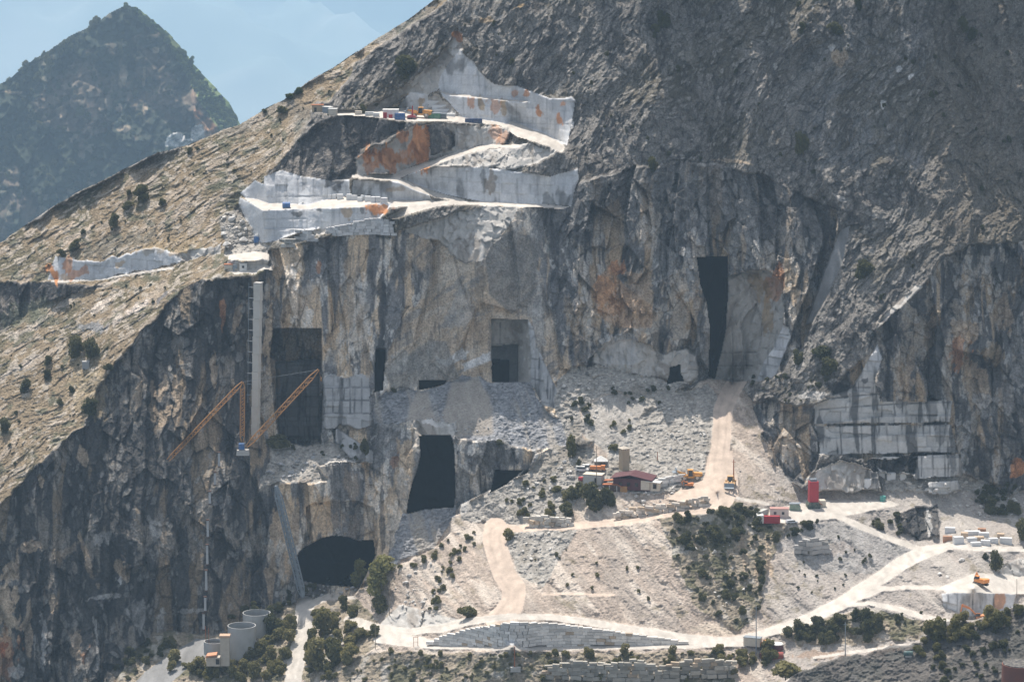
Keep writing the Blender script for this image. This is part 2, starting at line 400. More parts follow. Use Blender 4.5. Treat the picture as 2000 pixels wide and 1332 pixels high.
PADS = [
 (TANROAD, [(1372,940),(1388,880),(1430,880),(1442,940),(1442,970),(1412,985),(1380,985),(1300,975),(1340,945)]),
 (ROAD, [(1530,992),(1580,975),(1740,978),(1755,986),(1680,1002),(1640,1010),(1575,1020),(1530,1020),(1500,1018),(1500,1000)]),
 (ROAD, [(740,1226),(800,1240),(850,1250),(1000,1262),(1000,1268),(850,1266),(735,1256),(730,1240)]),
 (ROAD, [(1340,1245),(1440,1245),(1460,1262),(1340,1266)]),
 (ROAD, [(1720,1140),(1760,1100),(1800,1072),(1850,1062),(1850,1075),(1790,1100)]),
 (RUBBLE, [(1130,905),(1180,905),(1285,940),(1290,965),(1200,960),(1140,945)]),
 (MARBLE, [(835,1256),(860,1245),(920,1228),(1000,1216),(1080,1218),(1180,1231),(1280,1245),(1345,1256),(1200,1259),(1000,1260),(900,1259)]),
 (PALE, [(780,1180),(900,1210),(960,1210),(880,1228),(790,1232),(740,1222)]),
]
cls = np.full(U.shape, CLIFF, np.int16)
slf = np.full(U.shape, 50.0); azf = np.zeros(U.shape); wf = np.ones(U.shape)
cls[:] = GREY
for c, sl, az, rag, poly in REG:
    m = inpoly(UW, VW, poly) if rag else inpoly(U + wu * .12, V + wv * .12, poly)
    cls[m] = c; slf[m] = sl; azf[m] = az
for c, poly in PADS:
    m = inpoly(U + wu * .4, V + wv * .2, poly)
    cls[m] = c; slf[m] = 84 if c == MARBLE else (24 if c in (RUBBLE, PALE) else 5); azf[m] = 0
# near slopes roll a little
roadd = np.full(U.shape, 9.0)
for pts, wid, c in ROADS:
    d, p = linedist(U + wu * .25, V + wv * .25, pts)
    # a level road looks flat: its width in pixels shrinks with the cosine of its direction
    P = np.asarray(pts, float)
    seg = P[1:] - P[:-1]; tt = np.cumsum(np.hypot(*seg.T)); tt = np.r_[0, tt / tt[-1]]
    ang = np.arctan2(np.abs(seg[:, 1]) / 0.215, np.abs(seg[:, 0]))
    am = np.interp(p, 0.5 * (tt[1:] + tt[:-1]), ang)
    Yg = 1500.0 if P[:, 1].mean() < 600 else 1330.0
    # perpendicular pixel half width for a strip of width wid seen at about 12 degrees
    k = np.abs(np.sin(am)); scr = np.hypot(k, np.cos(am) * 0.215)
    pa = np.interp(p, 0.5 * (tt[1:] + tt[:-1]), np.arctan2(np.abs(seg[:, 1]), np.abs(seg[:, 0])))
    half = 0.5 * wid * F / Yg * (np.sin(pa) * 1.0 + np.cos(pa) * 0.235) * np.where(np.sin(pa) > .5, 1, 1.0)
    half = np.maximum(half, 1.6)
    m = d < half
    cls[m] = c; roadd[m] = (d / half)[m]
    big = d < half + 1
    slf[big] = np.minimum(slf[big], 5); azf[big] = 0
T_F = [(690,1165),(702,1150),(735,1140),(757,1112),(800,1095),(850,1070),(880,1040),(882,1010),(898,1003),(900,985),(940,965),(1000,935),(1030,925),(1045,888),(1080,872),(1120,868)]
T_C = [(1470,1420),(1500,1350),(1560,1312),(1650,1282),(1740,1262),(1800,1250),(1840,1212),(1900,1212),(1980,1185),(2130,1120)]
ridge_v = np.interp(us, [p[0] for p in RIDGE], [p[1] for p in RIDGE]) + fbm2(us, us * 0, 40, 4, 77) * 4
void = V < ridge_v[None, :] - ST
wf[void] = 1e-5
Yd = solve_depth(us, vs, slf, azf, wf, [T_F, T_C, RIDGE],
                 [(1430, 748, 1530), (1400, 960, 1385), (1000, 1264, 1290), (1900, 1150, 1290), (1800, 1330, 1130), (2000, 1070, 1400),
                  (650, 1165, 1450), (500, 700, 1520), (100, 1300, 1400)])
print('depth', Yd[~void].min(), Yd[~void].max())
for (a, b) in [(0,480),(0,700),(0,990),(100,1300),(300,900),(480,1240),(560,1300),(650,1165),(560,760),(850,920),(950,800),(1000,500),(900,240),(1000,100),(700,220),(500,230),(600,405),(480,500),(1240,940),(1400,960),(1430,748),(1400,600),(960,1030),(1000,1203),(1000,1264),(1000,1330),(1700,840),(1590,985),(1800,1075),(1900,1150),(1900,1060),(1950,1250),(1600,500),(1700,100),(2000,300),(1900,700),(1200,100),(850,10)]:
    i = int((a + 120) / ST); j = int((b + 90) / ST)
    dx, dz = ray(a, b); print((a, b), round(Yd[j, i]), 'z', round(Yd[j, i] * dz))
# ---------------------------------------------------------------- quarry chambers cut back into the rock (depth in metres)
CUTS = [  # depth at left, depth at right, straight edges?, class or None, polygon
 (7, 9, 0, None, [(597,990),(612,982),(640,980),(700,978),(716,987),(728,990),(737,1006),(738,1062),(730,1110),(600,1090),(588,1070),(600,1035)]),
 (26, 26, 0, CLIFF, [(533,643),(560,641),(628,642),(627,700),(631,760),(626,862),(600,872),(545,862),(537,800),(539,705),(527,697)]),
 (11, 11, 0, MARBLE, [(537,705),(560,706),(605,700),(624,702),(624,855),(600,862),(546,852),(540,800)]),
 (95, 95, 0, SLAB, [(734,681),(753,681),(751,720),(747,762),(731,765)]),
 (70, 70, 0, SLAB, [(818,742),(872,743),(870,749),(840,757),(819,761)]),
 (16, 16, 0, PALE, [(959,622),(1013,624),(1013,746),(962,746)]),
 (16, 2, 0, PALE, [(1013,624),(1031,624),(1037,700),(1036,746),(1013,746)]),
 (14, 14, 0, SLAB, [(960,676),(1012,672),(1012,746),(961,746)]),
 (60, 60, 0, SLAB, [(962,701),(994,703),(994,746),(962,746)]),
 (150, 150, 0, SLAB, [(819,851),(880,850),(886,870),(888,905),(888,990),(850,992),(820,996),(794,1003),(798,975),(806,940),(816,915),(821,890)]),
 (170, 170, 0, SLAB, [(578,1086),(592,1070),(612,1060),(632,1050),(655,1046),(680,1049),(700,1056),(729,1054),(733,1085),(720,1110),(702,1146),(640,1142),(577,1132),(572,1110),(580,1080)]),
 (70, 70, 0, SLAB, [(967,918),(1020,919),(990,945),(958,962)]),
 (18, 12, 1, PALE, [(1418,545),(1450,530),(1495,525),(1530,555),(1530,640),(1500,690),(1478,744),(1392,742),(1392,690),(1410,640)]),
 (80, 40, 0, SLAB, [(1361,503),(1422,500),(1422,560),(1418,640),(1408,690),(1396,740),(1383,735),(1385,690),(1387,640),(1380,590),(1368,555)]),
 (5, 5, 1, PALE, [(1445,640),(1475,590),(1490,640),(1480,720),(1460,720)]),
 (30, 30, 1, SLAB, [(1308,718),(1330,714),(1333,746),(1304,750)]),
]
cut = np.zeros(U.shape)
cavem = np.zeros(U.shape, bool)
for d0, d1, rag, c, poly in CUTS:
    m = inpoly(U + wu * (.6 if rag else .12), V + wv * (.6 if rag else .12), poly)
    P = np.asarray(poly)
    t = np.clip((U - P[:, 0].min()) / max(P[:, 0].ptp() if hasattr(P[:, 0], 'ptp') else np.ptp(P[:, 0]), 1), 0, 1)
    cut[m] += (d0 + (d1 - d0) * t)[m]
    if c is not None: cls[m] = c
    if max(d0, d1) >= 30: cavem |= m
# ---------------------------------------------------------------- relief of the rock
DX, DZ = ray(U, V)
Xw, Zw = DX * Yd, DZ * Yd
a_ = Xw; b_ = Zw + 0.45 * (Yd - 1400)
wa = fbm2(a_, b_, 30, 3, 11) * 7; wb = fbm2(a_, b_, 30, 3, 12) * 7
A1, B1 = a_ + wa, b_ + wb
A2, B2 = a_ + wa * .3, b_ + wb * .6
def rot(x, y, deg):
    c, s = cos(radians(deg)), sin(radians(deg))
    return x * c + y * s, -x * s + y * c
isc = lambda *k: np.isin(cls, k)
def soft(m, n=2):
    m = m.astype(np.float32)
    for _ in range(n):
        p = np.pad(m, 1, mode='edge')
        m = (p[1:-1, 1:-1] * 2 + p[:-2, 1:-1] + p[2:, 1:-1] + p[1:-1, :-2] + p[1:-1, 2:]) / 6
    return m
mcl = soft(isc(CLIFF, DARKROCK)); mgr = soft(isc(GREY)); msl = soft(isc(SLOPE)); mpa = soft(isc(PALE)); mma = soft(isc(MARBLE, SLAB))
msc = soft(isc(SCREE)); mru = soft(isc(RUBBLE)); mea = soft(isc(EARTH)); mvg = soft(isc(SCRUB))
crag = np.interp(U, [0, 480, 560, 1060, 1130, 2100], [.62, .55, .42, .45, .95, .8])
centre = soft(inpoly(UW, VW, [(790,470),(900,425),(1010,400),(1050,520),(1085,640),(1100,712),(1036,745),(960,745),(870,742),(760,765),(752,690),(800,600),(840,560)]), 6) * (cls == CLIFF)
crag = crag * (1 - .6 * centre)
cone = soft(inpoly(UW, VW, [(885,748),(925,742),(955,775),(965,850),(860,850),(870,800)]) | inpoly(UW, VW, [(815,765),(838,762),(850,822),(790,822)]), 5)
f_big, e_big, r_big = facets(A2, B2 * 0.32, 17, 1, 1.4)
f_mid, e_mid, r_mid = facets(A2 + 3, B2 * (.22 + .2 * crag), 6, 2, 1.4)
f_sm, e_sm, r_sm = facets(A1, B1 * 0.55, 2.4, 3, 1.5)
flute = fbm2(A2, B2 * 0.12, 3.2, 3, 21)
disp = mcl * (-f_big * 8 * (.5 + .5 * crag) - (f_mid * 3.4 + f_sm * 1.3) * crag + flute * 1.1)
s1, s2 = rot(A1, B1, 66)           # grain of the grey mountainside
g_mid, ge_mid, gr_mid = facets(s1 * 0.45, s2, 3.6, 4, 1.6)
g_sm, ge_sm, gr_sm = facets(s1 * 0.5, s2, 1.3, 5, 1.6)
gv = fbm2(s1 * .28, s2, 2.4, 4, 121, .65)
disp += mgr * (-g_mid * .8 - g_sm * .6 + gv * .9 + fbm2(A1, B1 * .4, 46, 5, 22, .55, ridge=True) * -11 + fbm2(s1 * .3, s2, 22, 3, 222, .5, True) * -4 + fbm2(A1, B1 * .25, 10, 3, 122, ridge=True) * -1.3)
t1, t2 = rot(A1, B1, 36)           # dipping beds of the sunny slope
h_mid, he_mid, hr_mid = facets(t1 * 0.22, t2, 3.6, 6, 1.4)
h_sm, he_sm, hr_sm = facets(t1 * 0.4, t2, 1.3, 7, 1.5)
disp += msl * (-h_mid * .6 - h_sm * .5 + fbm2(A1, B1, 35, 3, 23) * 3)
disp += mpa * (-f_mid * 1.2 - f_sm * 0.8)
disp += mma * (fbm2(a_, b_, 8, 3, 24) * 0.5 - f_mid * 0.25)
c_sm, ce_sm, cr_sm = facets(a_, b_ * 1.5, 1.25, 8, 1.6)
c_lg, ce_lg, cr_lg = facets(a_ + 5, b_ * 1.4, 3.0, 9, 1.6)
disp += msc * (1 - .85 * cone) * (-c_sm * 0.45 - (cr_lg > .75) * 0.5 * np.clip(ce_lg * 3, 0, 1) + fbm2(a_, b_, 14, 3, 25) * 0.9)
disp += mru * (-c_lg * .4 - c_sm * .35 - (cr_lg > .8) * .7 * np.clip(ce_lg * 3, 0, 1) + fbm2(a_, b_, 14, 3, 26) * 1.5)
disp += mea * (-c_sm * 0.2 + fbm2(a_ + b_ * .5, b_ * 0.35, 9, 4, 27, ridge=True) * 2.3 - (cr_lg > .93) * 0.6 * np.clip(ce_lg * 3, 0, 1))
disp += mvg * (-c_lg * .5 - c_sm * .3 + fbm2(a_, b_, 12, 3, 28) * 1.4)
# ledges of the sawn quarry walls and joint lines
JOINTS = [  # pixel polylines of saw cuts and joints
 [(857,176),(870,182),(960,192),(1031,199)], [(1000,170),(1000,240)], [(1008,198),(1010,243)], [(1040,205),(1040,262)], [(1000,240),(1060,243),(1110,243)], [(1068,194),(1070,272)],
 [(865,148),(866,180)], [(905,185),(906,230)], [(935,138),(937,190)], [(960,168),(961,232)],
 [(541,412),(541,468)], [(572,409),(573,455)], [(514,428),(600,427)], [(514,446),(590,446)], [(600,407),(600,449)], [(627,408),(628,445)], [(648,408),(648,443)], [(663,407),(664,440)], [(712,400),(712,430)],
 [(520,385),(640,384)], [(540,350),(540,395)], [(560,350),(562,395)], [(582,350),(582,398)], [(612,352),(612,386)], [(640,352),(640,386)],
 [(842,330),(842,372)], [(860,345),(900,350)], [(893,328),(893,384)], [(912,335),(912,388)], [(944,330),(946,392)], [(975,345),(975,395)], [(1010,350),(1012,396)], [(1050,350),(1052,398)],
 [(720,357),(722,388)], [(745,357),(745,388)], [(765,357),(765,388)], [(808,362),(808,388)], [(842,376),(842,392)],
 [(635,758),(722,757)], [(632,783),(722,782)], [(632,808),(722,808)], [(650,783),(650,808)], [(663,783),(662,808)], [(683,740),(684,808)], [(693,758),(692,808)], [(706,740),(706,808)], [(650,758),(650,783)], [(668,740),(668,758)], [(672,758),(671,783)],
 [(540,722),(625,722)], [(540,748),(625,748)], [(540,770),(625,769)], [(540,796),(625,796)], [(583,702),(583,860)], [(560,706),(561,860)], [(606,700),(606,860)], [(540,822),(625,822)],
 [(977,630),(976,672)], [(970,672),(985,672)], [(962,672),(1013,668)],
 [(1590,830),(1650,822),(1720,814),(1857,812)], [(1592,858),(1700,852),(1800,846),(1866,848)], [(1592,889),(1720,891),(1800,887),(1872,884)], [(1600,800),(1700,792),(1788,787),(1860,786)],
 [(1660,770),(1660,822)], [(1640,828),(1644,886)], [(1745,785),(1748,812)], [(1722,790),(1722,814)], [(1769,787),(1770,850)], [(1790,815),(1791,886)], [(1682,825),(1684,886)], [(1716,815),(1717,852)], [(1815,787),(1816,848)], [(1836,814),(1836,884)], [(1850,786),(1852,930)], [(1752,850),(1754,888)],
 [(1800,892),(1800,930)], [(1822,890),(1822,930)], [(1845,888),(1846,930)], [(1660,757),(1700,757)], [(1620,778),(1716,769)],
 [(1497,650),(1540,655)], [(1490,680),(1532,684)], [(1480,710),(1518,716)], [(1515,655),(1514,684)], [(1500,684),(1500,712)], [(1400,690),(1478,688)], [(1430,640),(1432,742)], [(1396,715),(1470,714)], [(1452,690),(1452,742)],
 [(1350,690),(1384,694)], [(1347,706),(1384,708)], [(1345,722),(1383,724)], [(1186,680),(1186,715)], [(1208,672),(1209,716)], [(1233,676),(1233,716)],
 [(1870,1160),(1870,1195)], [(1900,1160),(1900,1200)], [(1940,1160),(1940,1198)],
 [(440,518),(526,517)], [(470,510),(470,526)], [(500,510),(500,526)],
 [(768,900),(768,1100)], [(728,905),(738,1100)],
 [(1053,700),(1053,770)], [(1070,735),(1070,780)],
]
joint = np.zeros(U.shape, np.float32)
for pts in JOINTS:
    jk = .35 if pts[0][1] < 480 else (.4 if pts[0][0] < 630 and pts[0][1] < 870 else .85)
    if pts[0][0] in (1590, 1592, 540, 962): jk = .3
    d, p = linedist(U + wu * .1, V + wv * .1, pts)
    joint = np.maximum(joint, (1 - smooth(0.6, 2.1, d)) * (0.55 + 0.45 * smooth(-.2, .3, vnoise2(U / 14, V / 14, 3))) * jk)
LEDGE = [  # floor-lit steps standing proud below a line (m)
 (1.9, [(1590,830),(1650,822),(1720,814),(1857,812)]), (1.9, [(1592,858),(1700,852),(1800,846),(1866,848)]), (2.4, [(1592,889),(1720,891),(1800,887),(1872,884)]),
 (1.2, [(635,758),(722,757)]), (1.4, [(632,783),(722,782)]), (1.4, [(632,808),(722,808)]), (0.8,[(514,446),(590,446)]),
]
for dd, pts in LEDGE:
    P = np.asarray(pts, float)
    vv = np.interp(U, P[:, 0], P[:, 1]); inx = (U >= P[0, 0]) & (U <= P[-1, 0]) & isc(MARBLE, PALE)
    disp -= dd * (inx & (V > vv) & (V < vv + 140))
row = np.floor((Zw + .02 * Xw) / 4.6); rz_ = np.zeros_like(row)
cwid = 5 + 4 * _h(row, rz_, rz_, 301); colx = np.floor((Xw + wa * .05) / cwid + 7 * _h(row, rz_, rz_, 302))
blk = _h(row, colx, rz_, 303); fx_ = (Xw + wa * .05) / cwid + 7 * _h(row, rz_, rz_, 302); fx_ = np.minimum(fx_ - np.floor(fx_), 1 - (fx_ - np.floor(fx_))) * cwid
fz_ = (Zw + .02 * Xw) / 4.6; fz_ = np.minimum(fz_ - np.floor(fz_), 1 - (fz_ - np.floor(fz_))) * 4.6
bmask = (cls == MARBLE) & (vnoise2(Xw / 22, Zw / 9, 304) > -.25)
upq = .35 + .65 * smooth(480, 560, V)
disp -= bmask * (blk - .5) * 2.0 * upq
disp += joint * 0.8 * isc(MARBLE, PALE)
disp[void] = 0
lim = soft(isc(ROAD, TANROAD), 3)
disp *= 1 - np.clip(lim * 1.2, 0, 1)
Yf = Yd + disp + cut
Xf, Zf = DX * Yf, DZ * Yf
# ---------------------------------------------------------------- colour of the ground and rock (albedo)
def C(*c): return np.array(c, np.float32)
col = np.zeros(U.shape + (3,), np.float32)
def mixc(base, c, t): return base * (1 - t[..., None]) + c * t[..., None]
n_lo = fbm2(A1, B1, 34, 4, 41); n_md = fbm2(A1, B1 * .6, 9, 4, 42); n_hi = fbm2(A1, B1 * .7, 2.2, 3, 43)
streak = fbm2(A2, B2 * 0.09, 2.4, 4, 44); streak2 = fbm2(A2 + 40, B2 * 0.16, 8, 5, 45, .55)
blot = fbm2(A2 - 90, B2 * 0.4, 6, 5, 46, 0.6)
# cliff: dark weathered grey, beige and black runs of water, pale broken faces
c = np.ones(U.shape + (3,), np.float32) * C(.125, .122, .12)
c = mixc(c, C(.37, .29, .205), smooth(.07, .25, -.10 * (1 - smooth(430, 540, U)) + streak2 + .25 * n_lo + .3 * streak))
c = mixc(c, C(.42, .375, .32), smooth(.10, .24, blot - .08 * (1 - smooth(430, 540, U))) * .8)
c = mixc(c, C(.055, .055, .058), smooth(.16, .36, -streak * .8 - .4 * streak2 - .15 * n_lo) * .8)
c = mixc(c, C(.42, .41, .39), ((r_sm > .72) & (blot > -.05)) * (.55 * smooth(0, .3, e_sm)))
c = mixc(c, C(.05, .05, .052), (1 - smooth(0, .10, e_mid)) * .45)
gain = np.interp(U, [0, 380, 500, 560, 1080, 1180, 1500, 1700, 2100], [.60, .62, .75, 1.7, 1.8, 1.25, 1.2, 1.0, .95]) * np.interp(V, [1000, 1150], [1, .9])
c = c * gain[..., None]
cc_ = np.ones(U.shape + (3,), np.float32) * C(.55, .44, .325)
dg1, dg2 = rot(A2, B2, 34)
dgn = fbm2(dg1 * .22, dg2, 5, 5, 141, .6)
cc_ = mixc(cc_, C(.33, .30, .265), smooth(-.05, .25, dgn + .4 * streak2))
cc_ = mixc(cc_, C(.60, .53, .44), smooth(.12, .26, -dgn + .2 * n_hi) * .7)
cc_ = mixc(cc_, C(.09, .088, .088), smooth(.26, .40, streak + .2 * dgn) * .5)
c = mixc(c, cc_, centre * .85)
bandt = smooth(1090, 1150, U) * (1 - smooth(1600, 1660, U)) * (1 - smooth(350, 500, V + 60 * n_lo))
c = mixc(c, C(.15, .145, .14) * (1 + .6 * n_hi + .3 * n_md)[..., None], bandt * .75)
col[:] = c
c = np.ones(U.shape + (3,), np.float32) * C(.095, .09, .087)
c = mixc(c, C(.26, .23, .20), smooth(.1, .45, n_hi + n_md * .6) * .7)
m = isc(DARKROCK); col[m] = c[m]
# grey mountainside
c = np.ones(U.shape + (3,), np.float32) * C(.225, .21, .192)
c = mixc(c, C(.098, .091, .086), smooth(-.15, .3, n_md * .6 + n_hi * .5 + gv * .6))
c = mixc(c, C(.26, .245, .225), smooth(.12, .4, gv - .3 * n_md) * .6)
c = mixc(c, C(.22, .225, .23), smooth(1540, 1620, UW) * (1 - smooth(1790, 1840, UW)) * smooth(20, 90, VW) * (1 - smooth(300, 380, VW)) * smooth(-.2, .2, gv) * .6)
c = mixc(c, C(.115, .10, .07), smooth(.0, .45, n_lo + n_hi * .4 + .1) * .6)
c = mixc(c, C(.34, .32, .295), (gr_sm > .84) * .6 * smooth(0, .25, ge_sm))
c = mixc(c, C(.04, .04, .04), (1 - smooth(0, .16, ge_mid)) * .45)
right = smooth(1780, 1860, U + wu * 2)
c = c * (1 - .25 * right[..., None]); c = mixc(c, C(.17, .145, .115), right * .45)
m = isc(GREY); col[m] = c[m]
# sunny slope: dry grass between tilted beds
c = np.ones(U.shape + (3,), np.float32) * C(.25, .195, .13)
c = mixc(c, C(.145, .125, .078), smooth(-.05, .35, n_md + .3 * n_lo))
c = mixc(c, C(.38, .33, .27), (hr_sm > .55) * smooth(-.1, .25, n_hi + n_md * .5 + .15) * .9)
c = mixc(c, C(.44, .375, .31), (hr_mid > .84) * .5 * smooth(0, .2, he_mid))
c = mixc(c, C(.10, .105, .07), smooth(.18, .42, fbm2(a_, b_, 5, 4, 47) + .25 * n_lo) * .75)
c = mixc(c, C(.17, .17, .16), smooth(.0, .3, vnoise2(U / 90, V / 60, 9)) * (V < 330) * .5)
m = isc(SLOPE); col[m] = c[m]
# sawn marble, broken pale rock
c = np.ones(U.shape + (3,), np.float32) * C(.56, .57, .585)
c = mixc(c, C(.40, .41, .43), smooth(.0, .5, streak * .8 + n_md * .5) * .8)
c = mixc(c, C(.70, .69, .67), smooth(.15, .5, -streak2) * .6)
c = mixc(c, C(.16, .155, .15), smooth(.32, .5, fbm2(A1 + 200, B1 * .35, 8, 5, 48)) * .7)
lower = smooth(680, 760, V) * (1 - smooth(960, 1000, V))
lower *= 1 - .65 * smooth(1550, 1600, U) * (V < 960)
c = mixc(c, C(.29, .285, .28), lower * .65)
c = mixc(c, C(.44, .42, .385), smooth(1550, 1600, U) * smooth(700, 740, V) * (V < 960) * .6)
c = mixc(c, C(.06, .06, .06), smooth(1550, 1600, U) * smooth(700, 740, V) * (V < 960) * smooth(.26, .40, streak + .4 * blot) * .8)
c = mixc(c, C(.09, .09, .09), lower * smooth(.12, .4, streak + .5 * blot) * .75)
c = mixc(c, C(.07, .07, .07), joint * .8)
c = c * (1 + bmask * (.20 * upq * (blk - .5)))[..., None]
c = mixc(c, C(.20, .195, .19), bmask * (1 - smooth(.15, .5, np.minimum(fx_, fz_))) * .35 * upq)
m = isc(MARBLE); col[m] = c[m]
c = np.ones(U.shape + (3,), np.float32) * C(.45, .43, .40)
c = mixc(c, C(.27, .24, .21), smooth(.0, .4, n_md + n_hi * .5) * .8)
c = mixc(c, C(.60, .58, .55), smooth(.1, .4, -n_hi) * .6)
c = mixc(c, C(.07, .07, .07), joint * .6)
m = isc(PALE); col[m] = c[m]
c = np.ones(U.shape + (3,), np.float32) * C(.215, .215, .215) * (1 + .3 * n_md[..., None] + .25 * streak[..., None])
m = isc(SLAB); col[m] = c[m]
col[cavem] = C(.035, .037, .04)  # deep chambers coloured near black, painting in their shade
# loose stone
g = np.clip(.75 + .55 * (cr_sm - .5) + .2 * n_md, .3, 1.6)[..., None]
m = isc(SCREE); col[m] = (C(.33, .335, .35) * g)[m]
dust = smooth(.1, .5, fbm2(a_ * 1.3 + b_ * .3, b_ * .18, 7, 3, 49)) * (msc > .5)
col[m] = mixc(col, C(.38, .345, .30), dust * .8)[m]; col[m] = mixc(col, C(.34, .305, .265) * (1 + .1 * n_hi)[..., None], cone * .9)[m]
g = np.clip(.88 + .16 * (cr_lg - .5) + .5 * (cr_sm - .5), .3, 1.6)[..., None]
c = np.ones(U.shape + (3,), np.float32) * C(.40, .375, .34) * g
c = mixc(c, C(.22, .195, .16), smooth(.15, .45, n_md) * .6)
m = isc(RUBBLE); col[m] = c[m]
c = np.ones(U.shape + (3,), np.float32) * C(.45, .375, .315) * np.clip(.9 + .35 * (cr_sm - .5) + .12 * n_md, .3, 1.6)[..., None]
c = mixc(c, C(.36, .315, .275), smooth(-.05, .35, fbm2(a_ + b_ * .6, b_ * .3, 10, 4, 50)) * .7)
c = mixc(c, C(.58, .515, .445), smooth(.05, .3, fbm2(a_ + b_ * .6, b_ * .25, 5, 4, 51)) * .7)
eastg = smooth(1440, 1560, U)
c = mixc(c, C(.33, .315, .30), eastg * .6)
c = mixc(c, C(.20, .17, .11), smooth(.25, .5, fbm2(a_, b_, 6, 5, 52, .6)) * .6)
m = isc(EARTH); col[m] = c[m]
c = np.ones(U.shape + (3,), np.float32) * C(.33, .28, .215) * np.clip(.9 + .5 * (cr_sm - .5), .3, 1.6)[..., None]
c = mixc(c, C(.10, .10, .055), smooth(-.05, .3, fbm2(a_, b_, 7, 5, 53, .6)) * .8)
c = mixc(c, C(.45, .42, .38), smooth(.2, .45, fbm2(a_ + 50, b_, 5, 4, 54)) * .7)
m = isc(SCRUB); col[m] = c[m]
tr = fbm2(U * .4, V * 1.5, 16, 3, 55)
rut = np.exp(-((roadd - .42) / .13) ** 2) - .5 * np.exp(-((roadd - .95) / .12) ** 2)
tr = tr - 1.6 * rut * smooth(-.4, .3, fbm2(U, V, 30, 2, 56))
m = isc(ROAD); col[m] = (C(.50, .465, .42) * (1 + .10 * n_hi + .06 * tr)[..., None])[m]
m = isc(TANROAD); col[m] = (C(.50, .41, .34) * (1 + .08 * n_hi + .08 * tr)[..., None])[m]
